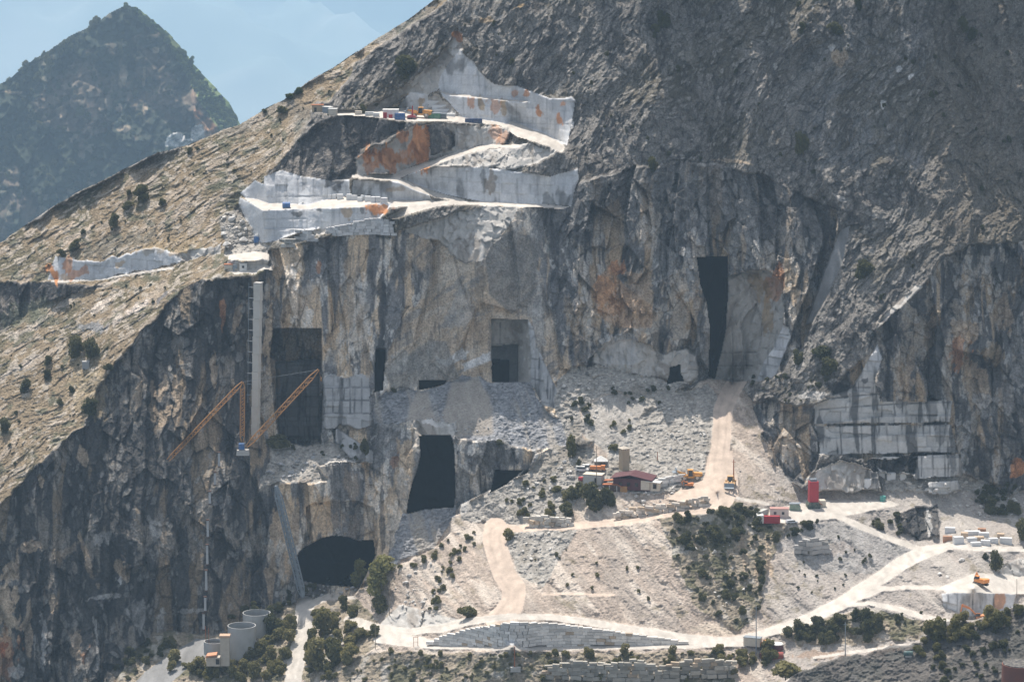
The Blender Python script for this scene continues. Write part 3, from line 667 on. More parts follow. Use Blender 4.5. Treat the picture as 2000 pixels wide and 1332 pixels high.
# stains, outcrops and painted shade with a shape of their own
OC, BG, WH, DK, GN, PL, RU, YB = C(.50, .23, .10), C(.46, .36, .26), C(.66, .65, .64), C(.06, .06, .062), C(.055, .07, .035), C(.42, .41, .395), C(.33, .12, .05), C(.34, .24, .13)
DABS = [
 # ochre stains
 (750,308,34,20,20,OC,.9),(722,322,12,16,0,OC,.7),(818,285,18,34,-10,OC,.95),(800,305,30,14,0,OC,.6),(785,268,10,12,0,OC,.7),(890,72,9,9,0,OC,.8),
 (1052,220,7,18,-20,OC,.9),(1096,232,6,17,-15,OC,.9),(1030,183,6,6,0,OC,.8),(1003,182,5,8,0,OC,.6),(920,205,6,12,-15,OC,.7),(940,205,7,16,-20,YB,.8),(965,208,10,12,-10,OC,.6),(985,215,6,18,-15,YB,.7),(1104,200,5,5,0,OC,.7),
 (827,200,9,16,0,YB,.8),(968,262,9,12,0,OC,.5),(985,268,10,10,0,OC,.5),(740,409,22,10,8,OC,.95),(722,405,10,6,0,OC,.6),(678,420,12,12,0,BG,.9),(790,190,8,3,-20,YB,.6),
 (106,538,7,14,-15,OC,1),(132,520,8,16,10,OC,.8),(150,535,20,8,-20,OC,.7),(128,542,9,8,0,BG,.8),(235,512,14,7,-20,BG,.9),(340,495,14,8,-20,BG,.7),
 (1185,570,24,36,25,OC,.85),(1245,545,28,26,0,BG,.85),(1200,600,28,18,0,OC,.6),(1255,590,30,22,0,BG,.8),(1265,620,32,16,0,BG,.8),(1200,530,12,16,20,OC,.7),(1330,585,12,30,-10,BG,.6),(1240,570,16,10,0,DK,.6),
 (1510,560,22,36,10,OC,.6),(1500,600,12,50,0,YB,.7),(1480,560,14,26,0,YB,.6),(1360,600,12,60,5,BG,.5),
 (1880,650,24,34,20,BG,.7),(1870,690,18,40,20,OC,.55),(1960,610,18,40,0,BG,.55),(1910,760,26,40,0,BG,.6),(1780,700,14,60,10,BG,.55),(1820,640,12,50,15,BG,.45),(1760,740,12,34,0,BG,.6),(1990,915,14,22,30,OC,.9),(1940,690,22,22,0,YB,.5),(1990,700,18,60,0,PL,.4),
 # beige runs on the dark cliff
 (268,775,10,34,0,BG,.75),(300,790,9,44,-6,BG,.5),(320,760,9,34,18,BG,.8),(318,820,11,28,5,BG,.85),(346,790,6,44,0,BG,.8),(342,750,7,24,12,BG,.7),(418,730,6,30,0,BG,.7),(455,750,4,12,0,BG,.6),(395,860,7,20,-6,BG,.6),(162,895,9,18,-25,BG,.7),(82,940,5,12,5,BG,.8),
 (437,610,6,26,0,OC,.5),(465,620,8,30,15,BG,.5),(425,540,10,5,0,PL,.4),(320,1045,10,24,0,BG,.7),(240,1115,9,22,-15,BG,.7),(65,1068,26,10,-10,BG,.55),(12,1190,20,90,0,BG,.8),(12,1280,26,50,0,OC,.35),(8,1270,5,16,0,RU,.9),(55,1230,7,60,0,BG,.6),(85,1250,6,40,0,PL,.6),(103,1180,6,20,12,BG,.7),(185,1060,14,20,-15,PL,.6),(210,1050,8,20,-10,PL,.5),(150,1270,14,40,-10,BG,.5),(30,1310,18,20,0,PL,.6),(165,1285,9,26,5,OC,.5),(190,1260,4,50,-6,PL,.6),(20,1120,16,40,15,BG,.6),(120,1080,30,12,-30,BG,.35),
 (300,1030,18,16,0,PL,.6),(175,1100,7,50,-18,BG,.6),(270,1205,18,30,0,PL,.4),(200,1165,30,6,-10,PL,.6),(310,1215,8,24,5,PL,.7),(360,1195,30,5,-5,PL,.6),(235,1135,6,8,0,WH,.6),
 (540,1040,11,40,8,BG,.85),(562,1020,7,50,0,BG,.6),(575,1050,9,60,5,BG,.7),(530,1120,10,50,5,BG,.75),(548,1110,6,44,2,PL,.6),
 (580,590,30,34,20,BG,.55),(525,640,8,50,5,BG,.9),(535,730,9,40,-4,BG,.85),(620,575,6,28,0,BG,.6),(623,520,5,14,0,OC,.6),(680,600,16,90,0,BG,.55),(705,620,12,50,0,BG,.6),(668,560,5,60,0,PL,.6),(712,580,16,30,0,PL,.5),(696,540,8,24,10,BG,.6),(715,690,12,40,0,BG,.6),(650,700,16,20,-20,PL,.5),(605,560,40,10,-25,PL,.35),
 (735,690,0.1,1,0,DK,0),(745,590,7,80,0,DK,.85),(757,560,4,60,0,DK,.6),(560,570,6,50,10,DK,.6),(600,500,50,12,0,DK,.4),(780,520,26,30,0,DK,.35),  # the tall dark dab paints the shadow column beside the rib
 (800,640,24,14,-20,BG,.5),(870,690,60,40,-25,BG,.6),(920,650,34,30,-25,BG,.7),(940,580,24,60,25,BG,.55),(905,600,24,44,20,PL,.5),(985,600,20,20,-10,BG,.55),(900,740,60,14,0,BG,.5),(1010,520,20,60,0,C(.20,.195,.19),.6),(1045,480,8,80,0,PL,.7),(1050,570,14,40,0,PL,.5),(1075,440,12,60,0,DK,.55),(1110,450,22,50,0,DK,.45),(1000,450,12,50,0,DK,.3),(960,500,30,24,-30,PL,.5),(1050,650,16,50,0,PL,.7),(1040,610,20,22,0,PL,.6),(1010,440,14,20,0,PL,.4),
 (895,695,26,9,-22,WH,.95),(870,706,12,4,10,WH,.9),(930,712,30,8,-28,WH,.95),(950,700,14,12,-25,WH,.9),(790,706,22,16,-40,C(.5,.48,.45),.9),(780,690,20,5,-30,PL,.7),(840,720,40,18,0,C(.28,.26,.24),.6),
 (1150,560,14,20,0,DK,.5),(1135,690,24,40,0,C(.09,.09,.095),.7),(1105,600,30,60,0,C(.14,.145,.155),.4),(1225,660,14,30,0,BG,.35),(1190,690,10,26,0,PL,.7),(1215,690,12,26,0,PL,.7),(1245,690,16,26,0,PL,.6),(1290,670,22,30,0,DK,.55),(1225,695,3,30,0,YB,.6),(1165,700,30,14,0,PL,.6),(1362,700,18,40,0,PL,.75),
 (1260,470,40,20,0,PL,.25),(1290,400,10,60,15,DK,.4),(1380,430,14,30,0,PL,.35),(1350,540,12,60,0,PL,.4),(1450,480,40,60,0,PL,.3),(1300,520,20,30,0,PL,.4),
 # quarry walls
 (665,348,16,22,10,DK,.7),(655,360,20,14,0,DK,.7),(587,417,12,7,0,DK,.8),(626,412,7,5,0,DK,.6),(705,412,5,12,0,DK,.6),(960,360,13,26,0,C(.20,.15,.10),.7),(945,350,5,24,0,DK,.5),(770,370,18,6,0,YB,.5),(860,360,26,10,0,PL,.3),
 (590,365,5,24,10,DK,.35),(560,370,4,20,0,DK,.3),
 (1760,790,10,14,0,DK,.6),(1820,800,14,40,0,DK,.55),(1745,910,40,16,0,DK,.9),(1765,905,26,14,0,DK,.8),(1860,880,8,40,0,DK,.6),(1900,880,24,40,0,DK,.6),(1835,850,10,30,0,DK,.5),(1640,760,20,10,20,DK,.8),(1690,745,8,8,0,DK,.8),(1600,860,12,26,0,DK,.5),(1560,830,20,30,0,DK,.4),(1540,870,20,24,0,BG,.5),(1590,770,30,8,0,PL,.7),(1510,880,12,24,0,BG,.4),  # the two strong dark dabs below the ledge paint its shade
 (1890,860,18,30,0,PL,.6),(1880,905,10,24,0,PL,.7),(1930,860,12,60,0,DK,.5),(1950,920,12,30,0,PL,.6),(1930,790,30,20,0,PL,.6),(1960,780,20,40,0,C(.3,.28,.26),.5),
 (1790,1030,30,18,0,DK,.8),(1815,1020,6,26,0,PL,.8),(1950,1175,10,16,0,OC,.8),
 (1500,1095,10,30,-15,BG,.85),(1450,1080,8,44,-8,BG,.7),(1480,1120,10,24,0,BG,.6),(1400,1230,40,10,0,C(.50,.43,.35),.7),(1540,1060,26,30,0,C(.25,.245,.25),.5),(1700,1100,40,24,0,C(.42,.37,.33),.5),(1640,1070,40,12,-10,C(.36,.25,.18),.5),(1600,1280,60,7,0,C(.30,.19,.12),.5),(1730,1270,30,8,0,C(.30,.18,.10),.6),
 (790,875,14,20,0,BG,.8),(770,905,8,16,0,OC,.4),(795,905,12,12,0,BG,.6),(765,970,9,20,0,BG,.8),(790,960,20,40,0,PL,.5),(775,1040,20,40,0,C(.44,.39,.33),.8),(745,1010,5,60,0,DK,.7),(755,880,10,26,0,PL,.5),(770,830,20,6,0,PL,.5),
 (870,836,18,8,0,PL,.5),(850,826,30,5,0,WH,.6),(905,940,12,60,0,PL,.8),(950,900,22,26,0,PL,.4),(960,890,10,40,0,DK,.5),(990,890,14,26,0,C(.13,.13,.13),.8),(1015,890,8,24,0,PL,.6),
 (650,950,26,26,0,DK,.3),(600,960,10,30,0,BG,.4),(690,950,14,26,0,BG,.35),(720,960,8,30,0,PL,.4),(640,1020,30,20,0,BG,.35),(700,1030,26,20,0,BG,.25),
 # pale rock in the mountainside
 (1640,115,14,18,10,BG,.7),(1625,95,6,8,0,WH,.6),(1780,152,6,8,25,WH,.9),(1753,135,4,6,25,WH,.8),(1726,203,5,7,0,WH,.8),(1350,110,18,12,30,C(.27,.25,.22),.6),(1015,15,14,5,-25,YB,.7),(950,42,20,7,0,YB,.6),(1460,318,20,4,10,BG,.8),(1430,316,40,3,5,BG,.5),(1380,322,20,4,0,PL,.6),(1118,240,5,10,0,WH,.9),(1090,10,0.1,1,0,DK,0),
 (1700,420,30,4,25,PL,.5),(1640,385,20,4,30,PL,.5),(1590,20,5,8,0,PL,.8),(1510,45,4,12,0,PL,.6),(1515,130,4,8,20,PL,.7),
 # bedding slabs on the sunny slope
 (205,592,36,7,-38,C(.55,.48,.41),.9),(265,600,34,8,-34,C(.53,.46,.40),.9),(225,628,26,8,-30,C(.50,.44,.38),.8),(130,590,40,6,-34,C(.5,.44,.38),.7),(60,640,50,8,-30,C(.48,.42,.36),.6),(215,552,30,6,-15,C(.5,.44,.38),.7),(150,460,50,3,-40,C(.52,.42,.33),.8),(120,450,40,3,-38,C(.52,.42,.33),.7),(285,560,22,5,-25,C(.5,.45,.38),.7),(30,725,36,6,-35,C(.5,.44,.38),.6),(60,700,40,5,-32,C(.5,.44,.38),.5),(410,440,30,4,-50,C(.5,.42,.34),.8),(180,640,26,10,-10,C(.27,.27,.28),.8),(320,575,22,4,-45,C(.14,.14,.15),.8),(330,480,60,14,-10,C(.30,.22,.12),.5),(60,610,50,24,-20,C(.13,.14,.10),.6),(215,480,90,16,-15,C(.13,.13,.11),.5),(170,760,40,60,-30,C(.34,.27,.17),.5),
 (1500,1010,60,16,0,C(.16,.15,.10),.4),
]
pxn = fbm2(U, V * .45, 7, 3, 171)
for (x, y, ru, rv, an, cc, st) in DABS:
    if st <= 0: continue
    if cc is OC and y < 560: ru *= 1.25; rv *= 1.2
    R = 1.7 * max(ru, rv)
    i0, i1 = np.searchsorted(us, [x - R, x + R]); j0, j1 = np.searchsorted(vs, [y - R, y + R])
    sl_ = (slice(j0, j1), slice(i0, i1))
    du = U[sl_] - x + wu[sl_] * .8; dv = V[sl_] - y + wv[sl_] * .8
    p, q = rot(du, dv, an)
    if rv > ru and max(ru, rv) < 40: p = p / np.clip(1 - .45 * q / rv, .4, 1.6)
    d = np.sqrt((p / ru) ** 2 + (q / rv) ** 2) + .5 * blot[sl_] + .5 * streak[sl_] + .35 * n_hi[sl_] + .5 * pxn[sl_]
    t = (1 - smooth(.8, 1.02, d)) * st
    k = ~isc(ROAD, TANROAD, SCREE)[sl_] & ~cavem[sl_] & ~void[sl_]
    t = t * k
    lum = np.clip(1 + .3 * n_hi[sl_] + .25 * (r_sm[sl_] - .5), .5, 1.5)[..., None]
    col[sl_] = col[sl_] * (1 - t[..., None]) + cc * lum * t[..., None]
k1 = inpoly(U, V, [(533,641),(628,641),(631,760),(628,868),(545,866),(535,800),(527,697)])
col[k1] *= .42  # shade of the tall sawn chamber multiplied into its colour
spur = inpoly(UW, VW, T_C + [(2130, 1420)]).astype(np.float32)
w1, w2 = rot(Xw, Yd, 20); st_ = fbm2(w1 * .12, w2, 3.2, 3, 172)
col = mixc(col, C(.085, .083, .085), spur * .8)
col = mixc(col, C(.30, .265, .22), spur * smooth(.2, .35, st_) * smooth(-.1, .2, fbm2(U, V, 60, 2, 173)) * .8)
for cc, st, poly in [(WH, .95, [(848,695),(868,703),(905,677),(907,697),(874,715),(852,708)]), (WH, .95, [(902,711),(960,685),(960,703),(916,724)]), (C(.5,.48,.45), .9, [(752,728),(756,708),(792,684),(797,693),(779,728)]),
        (C(.22,.21,.195), .8, [(945,475),(1000,450),(1056,470),(1040,592),(1000,612),(955,575)]), (C(.27,.26,.24), .75, [(783,725),(800,690),(838,664),(872,668),(900,742),(860,745),(762,764),(758,730)]),
        (C(.44,.28,.16), .6, [(1150,565),(1188,522),(1225,560),(1275,598),(1272,640),(1205,640),(1162,612)]), (C(.46,.34,.24), .6, [(1222,530),(1262,535),(1275,580),(1240,590)]), (BG, .8, [(915,722),(960,704),(960,728),(905,730)]), (C(.35,.34,.32), .75, [(1135,800),(1200,764),(1262,792),(1236,840),(1215,905),(1180,880),(1140,850)]),
        (C(.30,.295,.29), .6, [(1545,1030),(1640,1016),(1785,1074),(1700,1120),(1560,1110)]), (C(.16,.155,.15), .7, [(1362,640),(1385,640),(1388,740),(1362,740)]),
        (C(.5,.5,.5), .6, [(1183,655),(1240,650),(1248,712),(1180,712)])]:
    m = soft(inpoly(U + wu * .35, V + wv * .35, poly), 1) * st * ~isc(ROAD, TANROAD) * ~cavem
    col = mixc(col, cc * (1 + .25 * n_hi + .12 * pxn)[..., None], m)
col *= (1 + .16 * n_hi + .10 * n_lo)[..., None]
col = np.clip(col, .012, .85)

# ---------------------------------------------------------------- materials
MATS = {}
def rock_material(name, fine=1.0, bump=0.5, rough=.9):
    m = bpy.data.materials.new(name); m.use_nodes = True
    nt = m.node_tree; N = nt.nodes; L = nt.links
    bs = N['Principled BSDF']; bs.inputs['Roughness'].default_value = rough
    bs.inputs['Specular IOR Level'].default_value = .15
    at = N.new('ShaderNodeAttribute'); at.attribute_name = 'albedo'
    tc = N.new('ShaderNodeTexCoord')
    n1 = N.new('ShaderNodeTexNoise'); n1.inputs['Scale'].default_value = 1.1; n1.inputs['Detail'].default_value = 4; n1.inputs['Roughness'].default_value = .7
    n2 = N.new('ShaderNodeTexVoronoi'); n2.inputs['Scale'].default_value = 0.9
    L.new(tc.outputs['Object'], n1.inputs['Vector']); L.new(tc.outputs['Object'], n2.inputs['Vector'])
    mr = N.new('ShaderNodeMapRange'); mr.inputs['From Min'].default_value = .3; mr.inputs['From Max'].default_value = .7
    mr.inputs['To Min'].default_value = 1 - .35 * fine; mr.inputs['To Max'].default_value = 1 + .35 * fine
    L.new(n1.outputs['Fac'], mr.inputs['Value'])
    mx = N.new('ShaderNodeVectorMath'); mx.operation = 'SCALE'
    L.new(at.outputs['Color'], mx.inputs[0]); L.new(mr.outputs[0], mx.inputs['Scale'])
    L.new(mx.outputs[0], bs.inputs['Base Color'])
    b = N.new('ShaderNodeBump'); b.inputs['Strength'].default_value = bump; b.inputs['Distance'].default_value = .5
    ad = N.new('ShaderNodeMath'); ad.operation = 'ADD'
    L.new(n1.outputs['Fac'], ad.inputs[0]); L.new(n2.outputs['Distance'], ad.inputs[1])
    L.new(ad.outputs[0], b.inputs['Height']); L.new(b.outputs[0], bs.inputs['Normal'])
    MATS[name] = m
    return m
rock_material('cliff_rock', 1.3, .7); rock_material('mountain_rock', 1.5, .7); rock_material('sawn_marble', .35, .15, .6)
rock_material('gravel', .8, .6); rock_material('road_dust', .25, .12)

def sheet(name, sel, X, Y, Z, colr, mat, label=None, kind='structure', smooth_=False):
    """one mesh from the selected grid faces"""
    nv, nu = X.shape
    idx = np.arange(nv * nu).reshape(nv, nu)
    q = np.stack([idx[1:, :-1], idx[1:, 1:], idx[:-1, 1:], idx[:-1, :-1]], -1)[sel]
    used, inv = np.unique(q.ravel(), return_inverse=True)
    co = np.stack([X.ravel()[used], Y.ravel()[used], Z.ravel()[used]], -1).astype(np.float32)
    me = bpy.data.meshes.new(name)
    nf = len(q)
    me.vertices.add(len(used)); me.vertices.foreach_set('co', co.ravel())
    me.loops.add(nf * 4); me.loops.foreach_set('vertex_index', inv.astype(np.int32))
    me.polygons.add(nf); me.polygons.foreach_set('loop_start', np.arange(0, nf * 4, 4, dtype=np.int32))
    me.update(calc_edges=True)
    at = me.attributes.new('albedo', 'FLOAT_COLOR', 'POINT')
    cc = np.ones((len(used), 4), np.float32); cc[:, :3] = colr.reshape(-1, 3)[used]
    at.data.foreach_set('color', cc.ravel())
    me.materials.append(mat)
    o = bpy.data.objects.new(name, me); coll.objects.link(o)
    if kind: o['kind'] = kind
    if label: o['label'] = label
    return o

# the row of vertices just outside the ridge is pulled onto the ridge line
VW2 = V.copy()
ring = void & ~np.roll(void, -1, 0); ring[-1] = False
VW2[ring] = np.broadcast_to(ridge_v[None, :], V.shape)[ring]
DX2, DZ2 = ray(U, VW2)
j, i = np.where(ring)
Yf[j, i] = Yf[np.minimum(j + 1, len(vs) - 1), i]
Xf, Zf = DX2 * Yf, DZ2 * Yf
bad = void & ~ring
fok = ~(bad[1:, :-1] | bad[1:, 1:] | bad[:-1, 1:] | bad[:-1, :-1])
fc = cls[1:, 1:]
grp = {'mountain': ((GREY, SLOPE, DARKROCK), 'mountain_rock', 'craggy grey mountainside with a dry sunlit ridge on its left'),
       'cliff': ((CLIFF,), 'cliff_rock', 'towering dark cliff streaked with beige and black water stains'),
       'quarry_terrain': ((MARBLE, PALE, SLAB), 'sawn_marble', 'pale sawn marble faces and broken rock of the quarry levels'),
       'road': ((ROAD, TANROAD), 'road_dust', 'dusty white quarry roads winding between the levels'),
       'scree': ((SCREE, RUBBLE), 'gravel', 'grey scree fans and white rubble heaps below the quarry'),
       'ground': ((EARTH, SCRUB, GREEN), 'gravel', 'stony tan ground and scrubby hillside below the quarry roads')}
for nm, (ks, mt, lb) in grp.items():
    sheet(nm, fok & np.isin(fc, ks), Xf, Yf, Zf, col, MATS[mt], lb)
# the far side of the ridge
k = np.where(ring.any(0))[0]; jj = ring.argmax(0)[k]
bx, by, bz = Xf[jj, k], Yf[jj, k], Zf[jj, k]
cb = np.stack([col[np.minimum(jj + 2, len(vs) - 1), k]] * 4)
sheet('mountain', np.ones((3, len(k) - 1), bool), np.stack([bx, bx - 6, bx - 40, bx - 150]), np.stack([by, by + 12, by + 90, by + 420]), np.stack([bz, bz - 5, bz - 70, bz - 420]), cb, MATS['mountain_rock'], 'far side of the ridge')

def at(u, v):
    """point of the terrain seen at pixel (u, v)"""
    i = (u + 120) / ST; jv = (v + 90) / ST
    i0 = int(min(max(i, 0), len(us) - 2)); j0 = int(min(max(jv, 0), len(vs) - 2))
    fi, fj = i - i0, jv - j0
    y = (Yf[j0, i0] * (1 - fi) + Yf[j0, i0 + 1] * fi) * (1 - fj) + (Yf[j0 + 1, i0] * (1 - fi) + Yf[j0 + 1, i0 + 1] * fi) * fj
    dx, dz = ray(float(u), float(v))
    return np.array([dx * y, y, dz * y])

# ---------------------------------------------------------------- wooded peak on the left
PST = 2.4
pu = np.arange(-514, 640, PST); pv = np.arange(-10, 640, PST)
PU, PV = np.meshgrid(pu, pv)
PR = [(-620,480),(-300,330),(-140,230),(-60,190),(0,165),(15,158),(30,146),(50,130),(67,117),(100,98),(132,75),(160,62),(190,45),(212,28),(245,13),(265,14),(285,30),(300,44),(325,62),(345,84),(360,102),(385,135),(420,172),(450,205),(470,245),(520,300),(640,430)]
pr = np.interp(pu, [p[0] for p in PR], [p[1] for p in PR]) + fbm2(pu, pu * 0, 14, 4, 78) * 1.6
pwu = fbm2(PU, PV, 30, 4, 15) * 12; pwv = fbm2(PU, PV, 30, 4, 16) * 12
psl = np.full(PU.shape, 57.0); paz = np.full(PU.shape, 8.0)
m = inpoly(PU + pwu, PV + pwv, [(-140,150),(210,20),(250,20),(150,140),(120,300),(-140,560)]); psl[m] = 55; paz[m] = -6
mgreen = inpoly(PU + pwu * .3, PV + pwv * .3, [(245,-20),(262,20),(300,50),(325,78),(345,110),(365,150),(385,190),(402,215),(432,262),(500,330),(700,520),(700,200),(470,100),(300,-20)]); psl[mgreen] = 44; paz[mgreen] = 62
PY = solve_depth(pu, pv, psl, paz, np.ones(PU.shape), [], [(300, 300, 5200)], 4, 80)
pX, pZ = ray(PU, PV)
pa, pb = pX * PY * .45, (pZ * PY + .5 * (PY - 5200)) * .45
ff, fe, fr = facets(pa + fbm2(pa, pb, 30, 3, 91) * 10, pb * .5, 16, 31, 1.5); f3, fe3, fr3 = facets(pa, pb * .8, 4.5, 33, 1.6)
pd = (-ff * 12 - f3 * 4 + fbm2(pa, pb, 60, 4, 92) * 18)
PY2 = PY + pd * 2.2
pn = fbm2(pa, pb * .7, 28, 5, 93, .6); ph = fbm2(pa, pb * .6, 6, 4, 94)
pc = np.ones(PU.shape + (3,), np.float32) * C(.035, .045, .03)
pc = mixc(pc, C(.17, .13, .10), smooth(.02, .4, pn + .35 * ph + .5 * inpoly(PU + pwu, PV + pwv, [(180,90),(330,60),(400,230),(330,290),(200,260),(90,250),(60,200)]).astype(float) - .15) * .8)
pc = mixc(pc, C(.30, .26, .2), (fr3 > .85) * .4 * (pn > -.1))
pc[mgreen] = (C(.13, .17, .06) * (1 + .5 * ph + .5 * (fr3 - .5))[..., None])[mgreen]
for (x, y, ru, rv, cc) in [(385,222,10,14,OC),(402,250,20,18,C(.42,.24,.14)),(303,98,9,7,BG),(240,150,10,22,BG),(280,150,4,18,BG),(122,218,10,9,BG),(240,250,14,7,BG),(283,215,4,12,BG),(182,215,10,16,C(.26,.19,.15)),(380,190,8,20,C(.3,.2,.14)),(232,210,8,8,BG),(20,180,20,3,BG)]:
    d = np.sqrt(((PU - x + pwu * .4) / ru) ** 2 + ((PV - y + pwv * .4) / rv) ** 2) + .4 * ph
    pc = mixc(pc, cc, (1 - smooth(.7, 1.2, d)) * .8)
wq = inpoly(PU + pwu * .2, PV + pwv * .2, [(325,270),(335,262),(350,256),(358,262),(360,272),(371,272),(372,252),(384,244),(394,242),(398,252),(402,270),(401,276),(385,284),(340,290),(325,286)])
pc[wq] = (C(.62, .61, .59) * (1 + .2 * ph)[..., None])[wq]
wj = wq & (vnoise2(PU / 4, PV / 3, 4) > .05); pc[wj] *= .5
pvoid = PV < pr[None, :] - PST
pring = pvoid & ~np.roll(pvoid, -1, 0); pring[-1] = False
PV2 = PV.copy(); PV2[pring] = np.broadcast_to(pr[None, :], PV.shape)[pring]
j, i = np.where(pring); PY2[j, i] = PY2[j + 1, i]
qx, qz = ray(PU, PV2)
PX, PZ = qx * PY2, qz * PY2
bad = pvoid & ~pring
sheet('hill', ~(bad[1:, :-1] | bad[1:, 1:] | bad[:-1, 1:] | bad[:-1, :-1]), PX, PY2, PZ, pc, MATS['mountain_rock'], 'steep scrubby peak in the haze behind the sunlit ridge')
k = np.where(pring.any(0))[0]; jj = pring.argmax(0)[k]
bx, by, bz = PX[jj, k], PY2[jj, k], PZ[jj, k]
sheet('hill', np.ones((2, len(k) - 1), bool), np.stack([bx, bx, bx]), np.stack([by, by + 40, by + 500]), np.stack([bz, bz - 12, bz - 480]), np.stack([pc[jj + 2, k]] * 3), MATS['mountain_rock'], 'hidden back of the scrubby peak')
def atp(u, v):
    i = int(round((u + 514) / PST)); jv = int(round((v + 10) / PST))
    y = PY2[jv, i]; dx, dz = ray(float(u), float(v))
    return np.array([dx * y, y, dz * y])

# ---------------------------------------------------------------- far mountains across the valley and the plain under everything
fx = np.linspace(-9000, 9000, 260); fy = np.linspace(9000, 17000, 150); FK = 2.6
FX, FY = np.meshgrid(fx, fy)
t = (FY - 9000) / 8000
rd = fbm2(FX + FY * .3, FY * .5, 1700, 7, 61, .55, True)
FZ = -1500 + 1650 * t ** 1.1 + rd * 700 * (.3 + t) + fbm2(FX, FY, 400, 4, 62) * 60
fcx = np.ones(FX.shape + (3,), np.float32) * C(.20, .24, .20)
fcx = mixc(fcx, C(.34, .35, .31), smooth(.0, .35, fbm2(FX, FY, 900, 6, 63, .6)) * .9)
fcx = mixc(fcx, C(.03, .06, .05), smooth(.05, .35, fbm2(FX, FY, 1600, 5, 64)) * .9)
sheet('far_mountains', np.ones((149, 259), bool), FX * FK, FY * FK, FZ * FK, fcx, MATS['mountain_rock'], 'pale blue mountainside far across the valley in thick haze')
gx = np.linspace(-25500, 25500, 40); GX, GY = np.meshgrid(gx, np.linspace(-500, 45000, 40))
sheet('valley', np.ones((39, 39), bool), GX, GY, GX * 0 - 4200, np.ones(GX.shape + (3,), np.float32) * C(.12, .14, .09), MATS['mountain_rock'], 'valley floor far below the quarry')
# ---------------------------------------------------------------- builders for the things standing in the quarry
RND = random.Random(7)
def paint(name, c, rough=.6, dirt=.35, metal=0.0, scale=.8, dirtc=(.42, .38, .32)):
    if name in MATS: return MATS[name]
    m = bpy.data.materials.new(name); m.use_nodes = True
    nt = m.node_tree; N = nt.nodes; L = nt.links
    bs = N['Principled BSDF']; bs.inputs['Roughness'].default_value = rough; bs.inputs['Metallic'].default_value = metal
    tc = N.new('ShaderNodeTexCoord'); nz = N.new('ShaderNodeTexNoise'); nz.inputs['Scale'].default_value = scale; nz.inputs['Detail'].default_value = 5
    L.new(tc.outputs['Object'], nz.inputs['Vector'])
    rp = N.new('ShaderNodeValToRGB'); rp.color_ramp.elements[0].position = .42; rp.color_ramp.elements[1].position = .7
    L.new(nz.outputs['Fac'], rp.inputs[0])
    mu = N.new('ShaderNodeMath'); mu.operation = 'MULTIPLY'; mu.inputs[1].default_value = dirt
    L.new(rp.outputs[0], mu.inputs[0])
    mx = N.new('ShaderNodeMix'); mx.data_type = 'RGBA'
    mx.inputs['A'].default_value = (*c, 1); mx.inputs['B'].default_value = (*dirtc, 1)
    L.new(mu.outputs[0], mx.inputs['Factor']); L.new(mx.outputs['Result'], bs.inputs['Base Color'])
    MATS[name] = m
    return m
M_YEL = paint('machine_yellow', (.62, .30, .06)); M_ORG = paint('machine_orange', (.60, .20, .05)); M_BLK = paint('rubber', (.03, .03, .032), .8, .5)
M_TYRE = paint('dusty_tyre', (.10, .095, .09), .9, .8); M_HUB = paint('wheel_hub', (.55, .50, .42)); M_GLS = paint('dark_glass', (.03, .04, .05), .15, .1)
M_WHT = paint('white_paint', (.72, .72, .70)); M_CON = paint('concrete', (.50, .48, .45), .9, .4, 0, .5, (.25, .24, .22)); M_CRN = paint('crane_paint', (.46, .23, .075), .6, .4, 0, .5, (.25, .12, .05))
M_BLU = paint('blue_paint', (.04, .14, .36)); M_RED = paint('red_paint', (.40, .03, .045), .6, .3, 0, .4, (.20, .04, .04)); M_ROOF = paint('maroon_roof', (.085, .02, .028), .6, .3, 0, .3, (.14, .06, .06))
M_RUST = paint('rust', (.40, .14, .06), .8, .6, 0, .7, (.20, .08, .04)); M_DRUST = paint('dark_rust', (.10, .05, .035), .9, .4, 0, .7, (.05, .04, .04)); M_GRN = paint('green_metal', (.16, .24, .19)); M_STEEL = paint('grey_steel', (.24, .28, .32), .5, .4, 0, .5, (.15, .16, .17))
M_WATER = paint('shade_black_water', (.012, .014, .018), .9, 0); M_BEI = paint('beige_wall', (.45, .36, .25), .9, .4, 0, .5, (.30, .25, .18)); M_PWALL = paint('cream_wall', (.62, .56, .47), .9, .3)
M_WOOD = paint('pole_wood', (.22, .18, .14), .9, .4); M_TEAL = paint('teal_tank', (.05, .30, .27))
M_PLAST = paint('plaster', (.50, .45, .38), .9, .4, 0, .6, (.33, .29, .25)); M_DARK = paint('dark_opening', (.02, .02, .022), .9, .2)

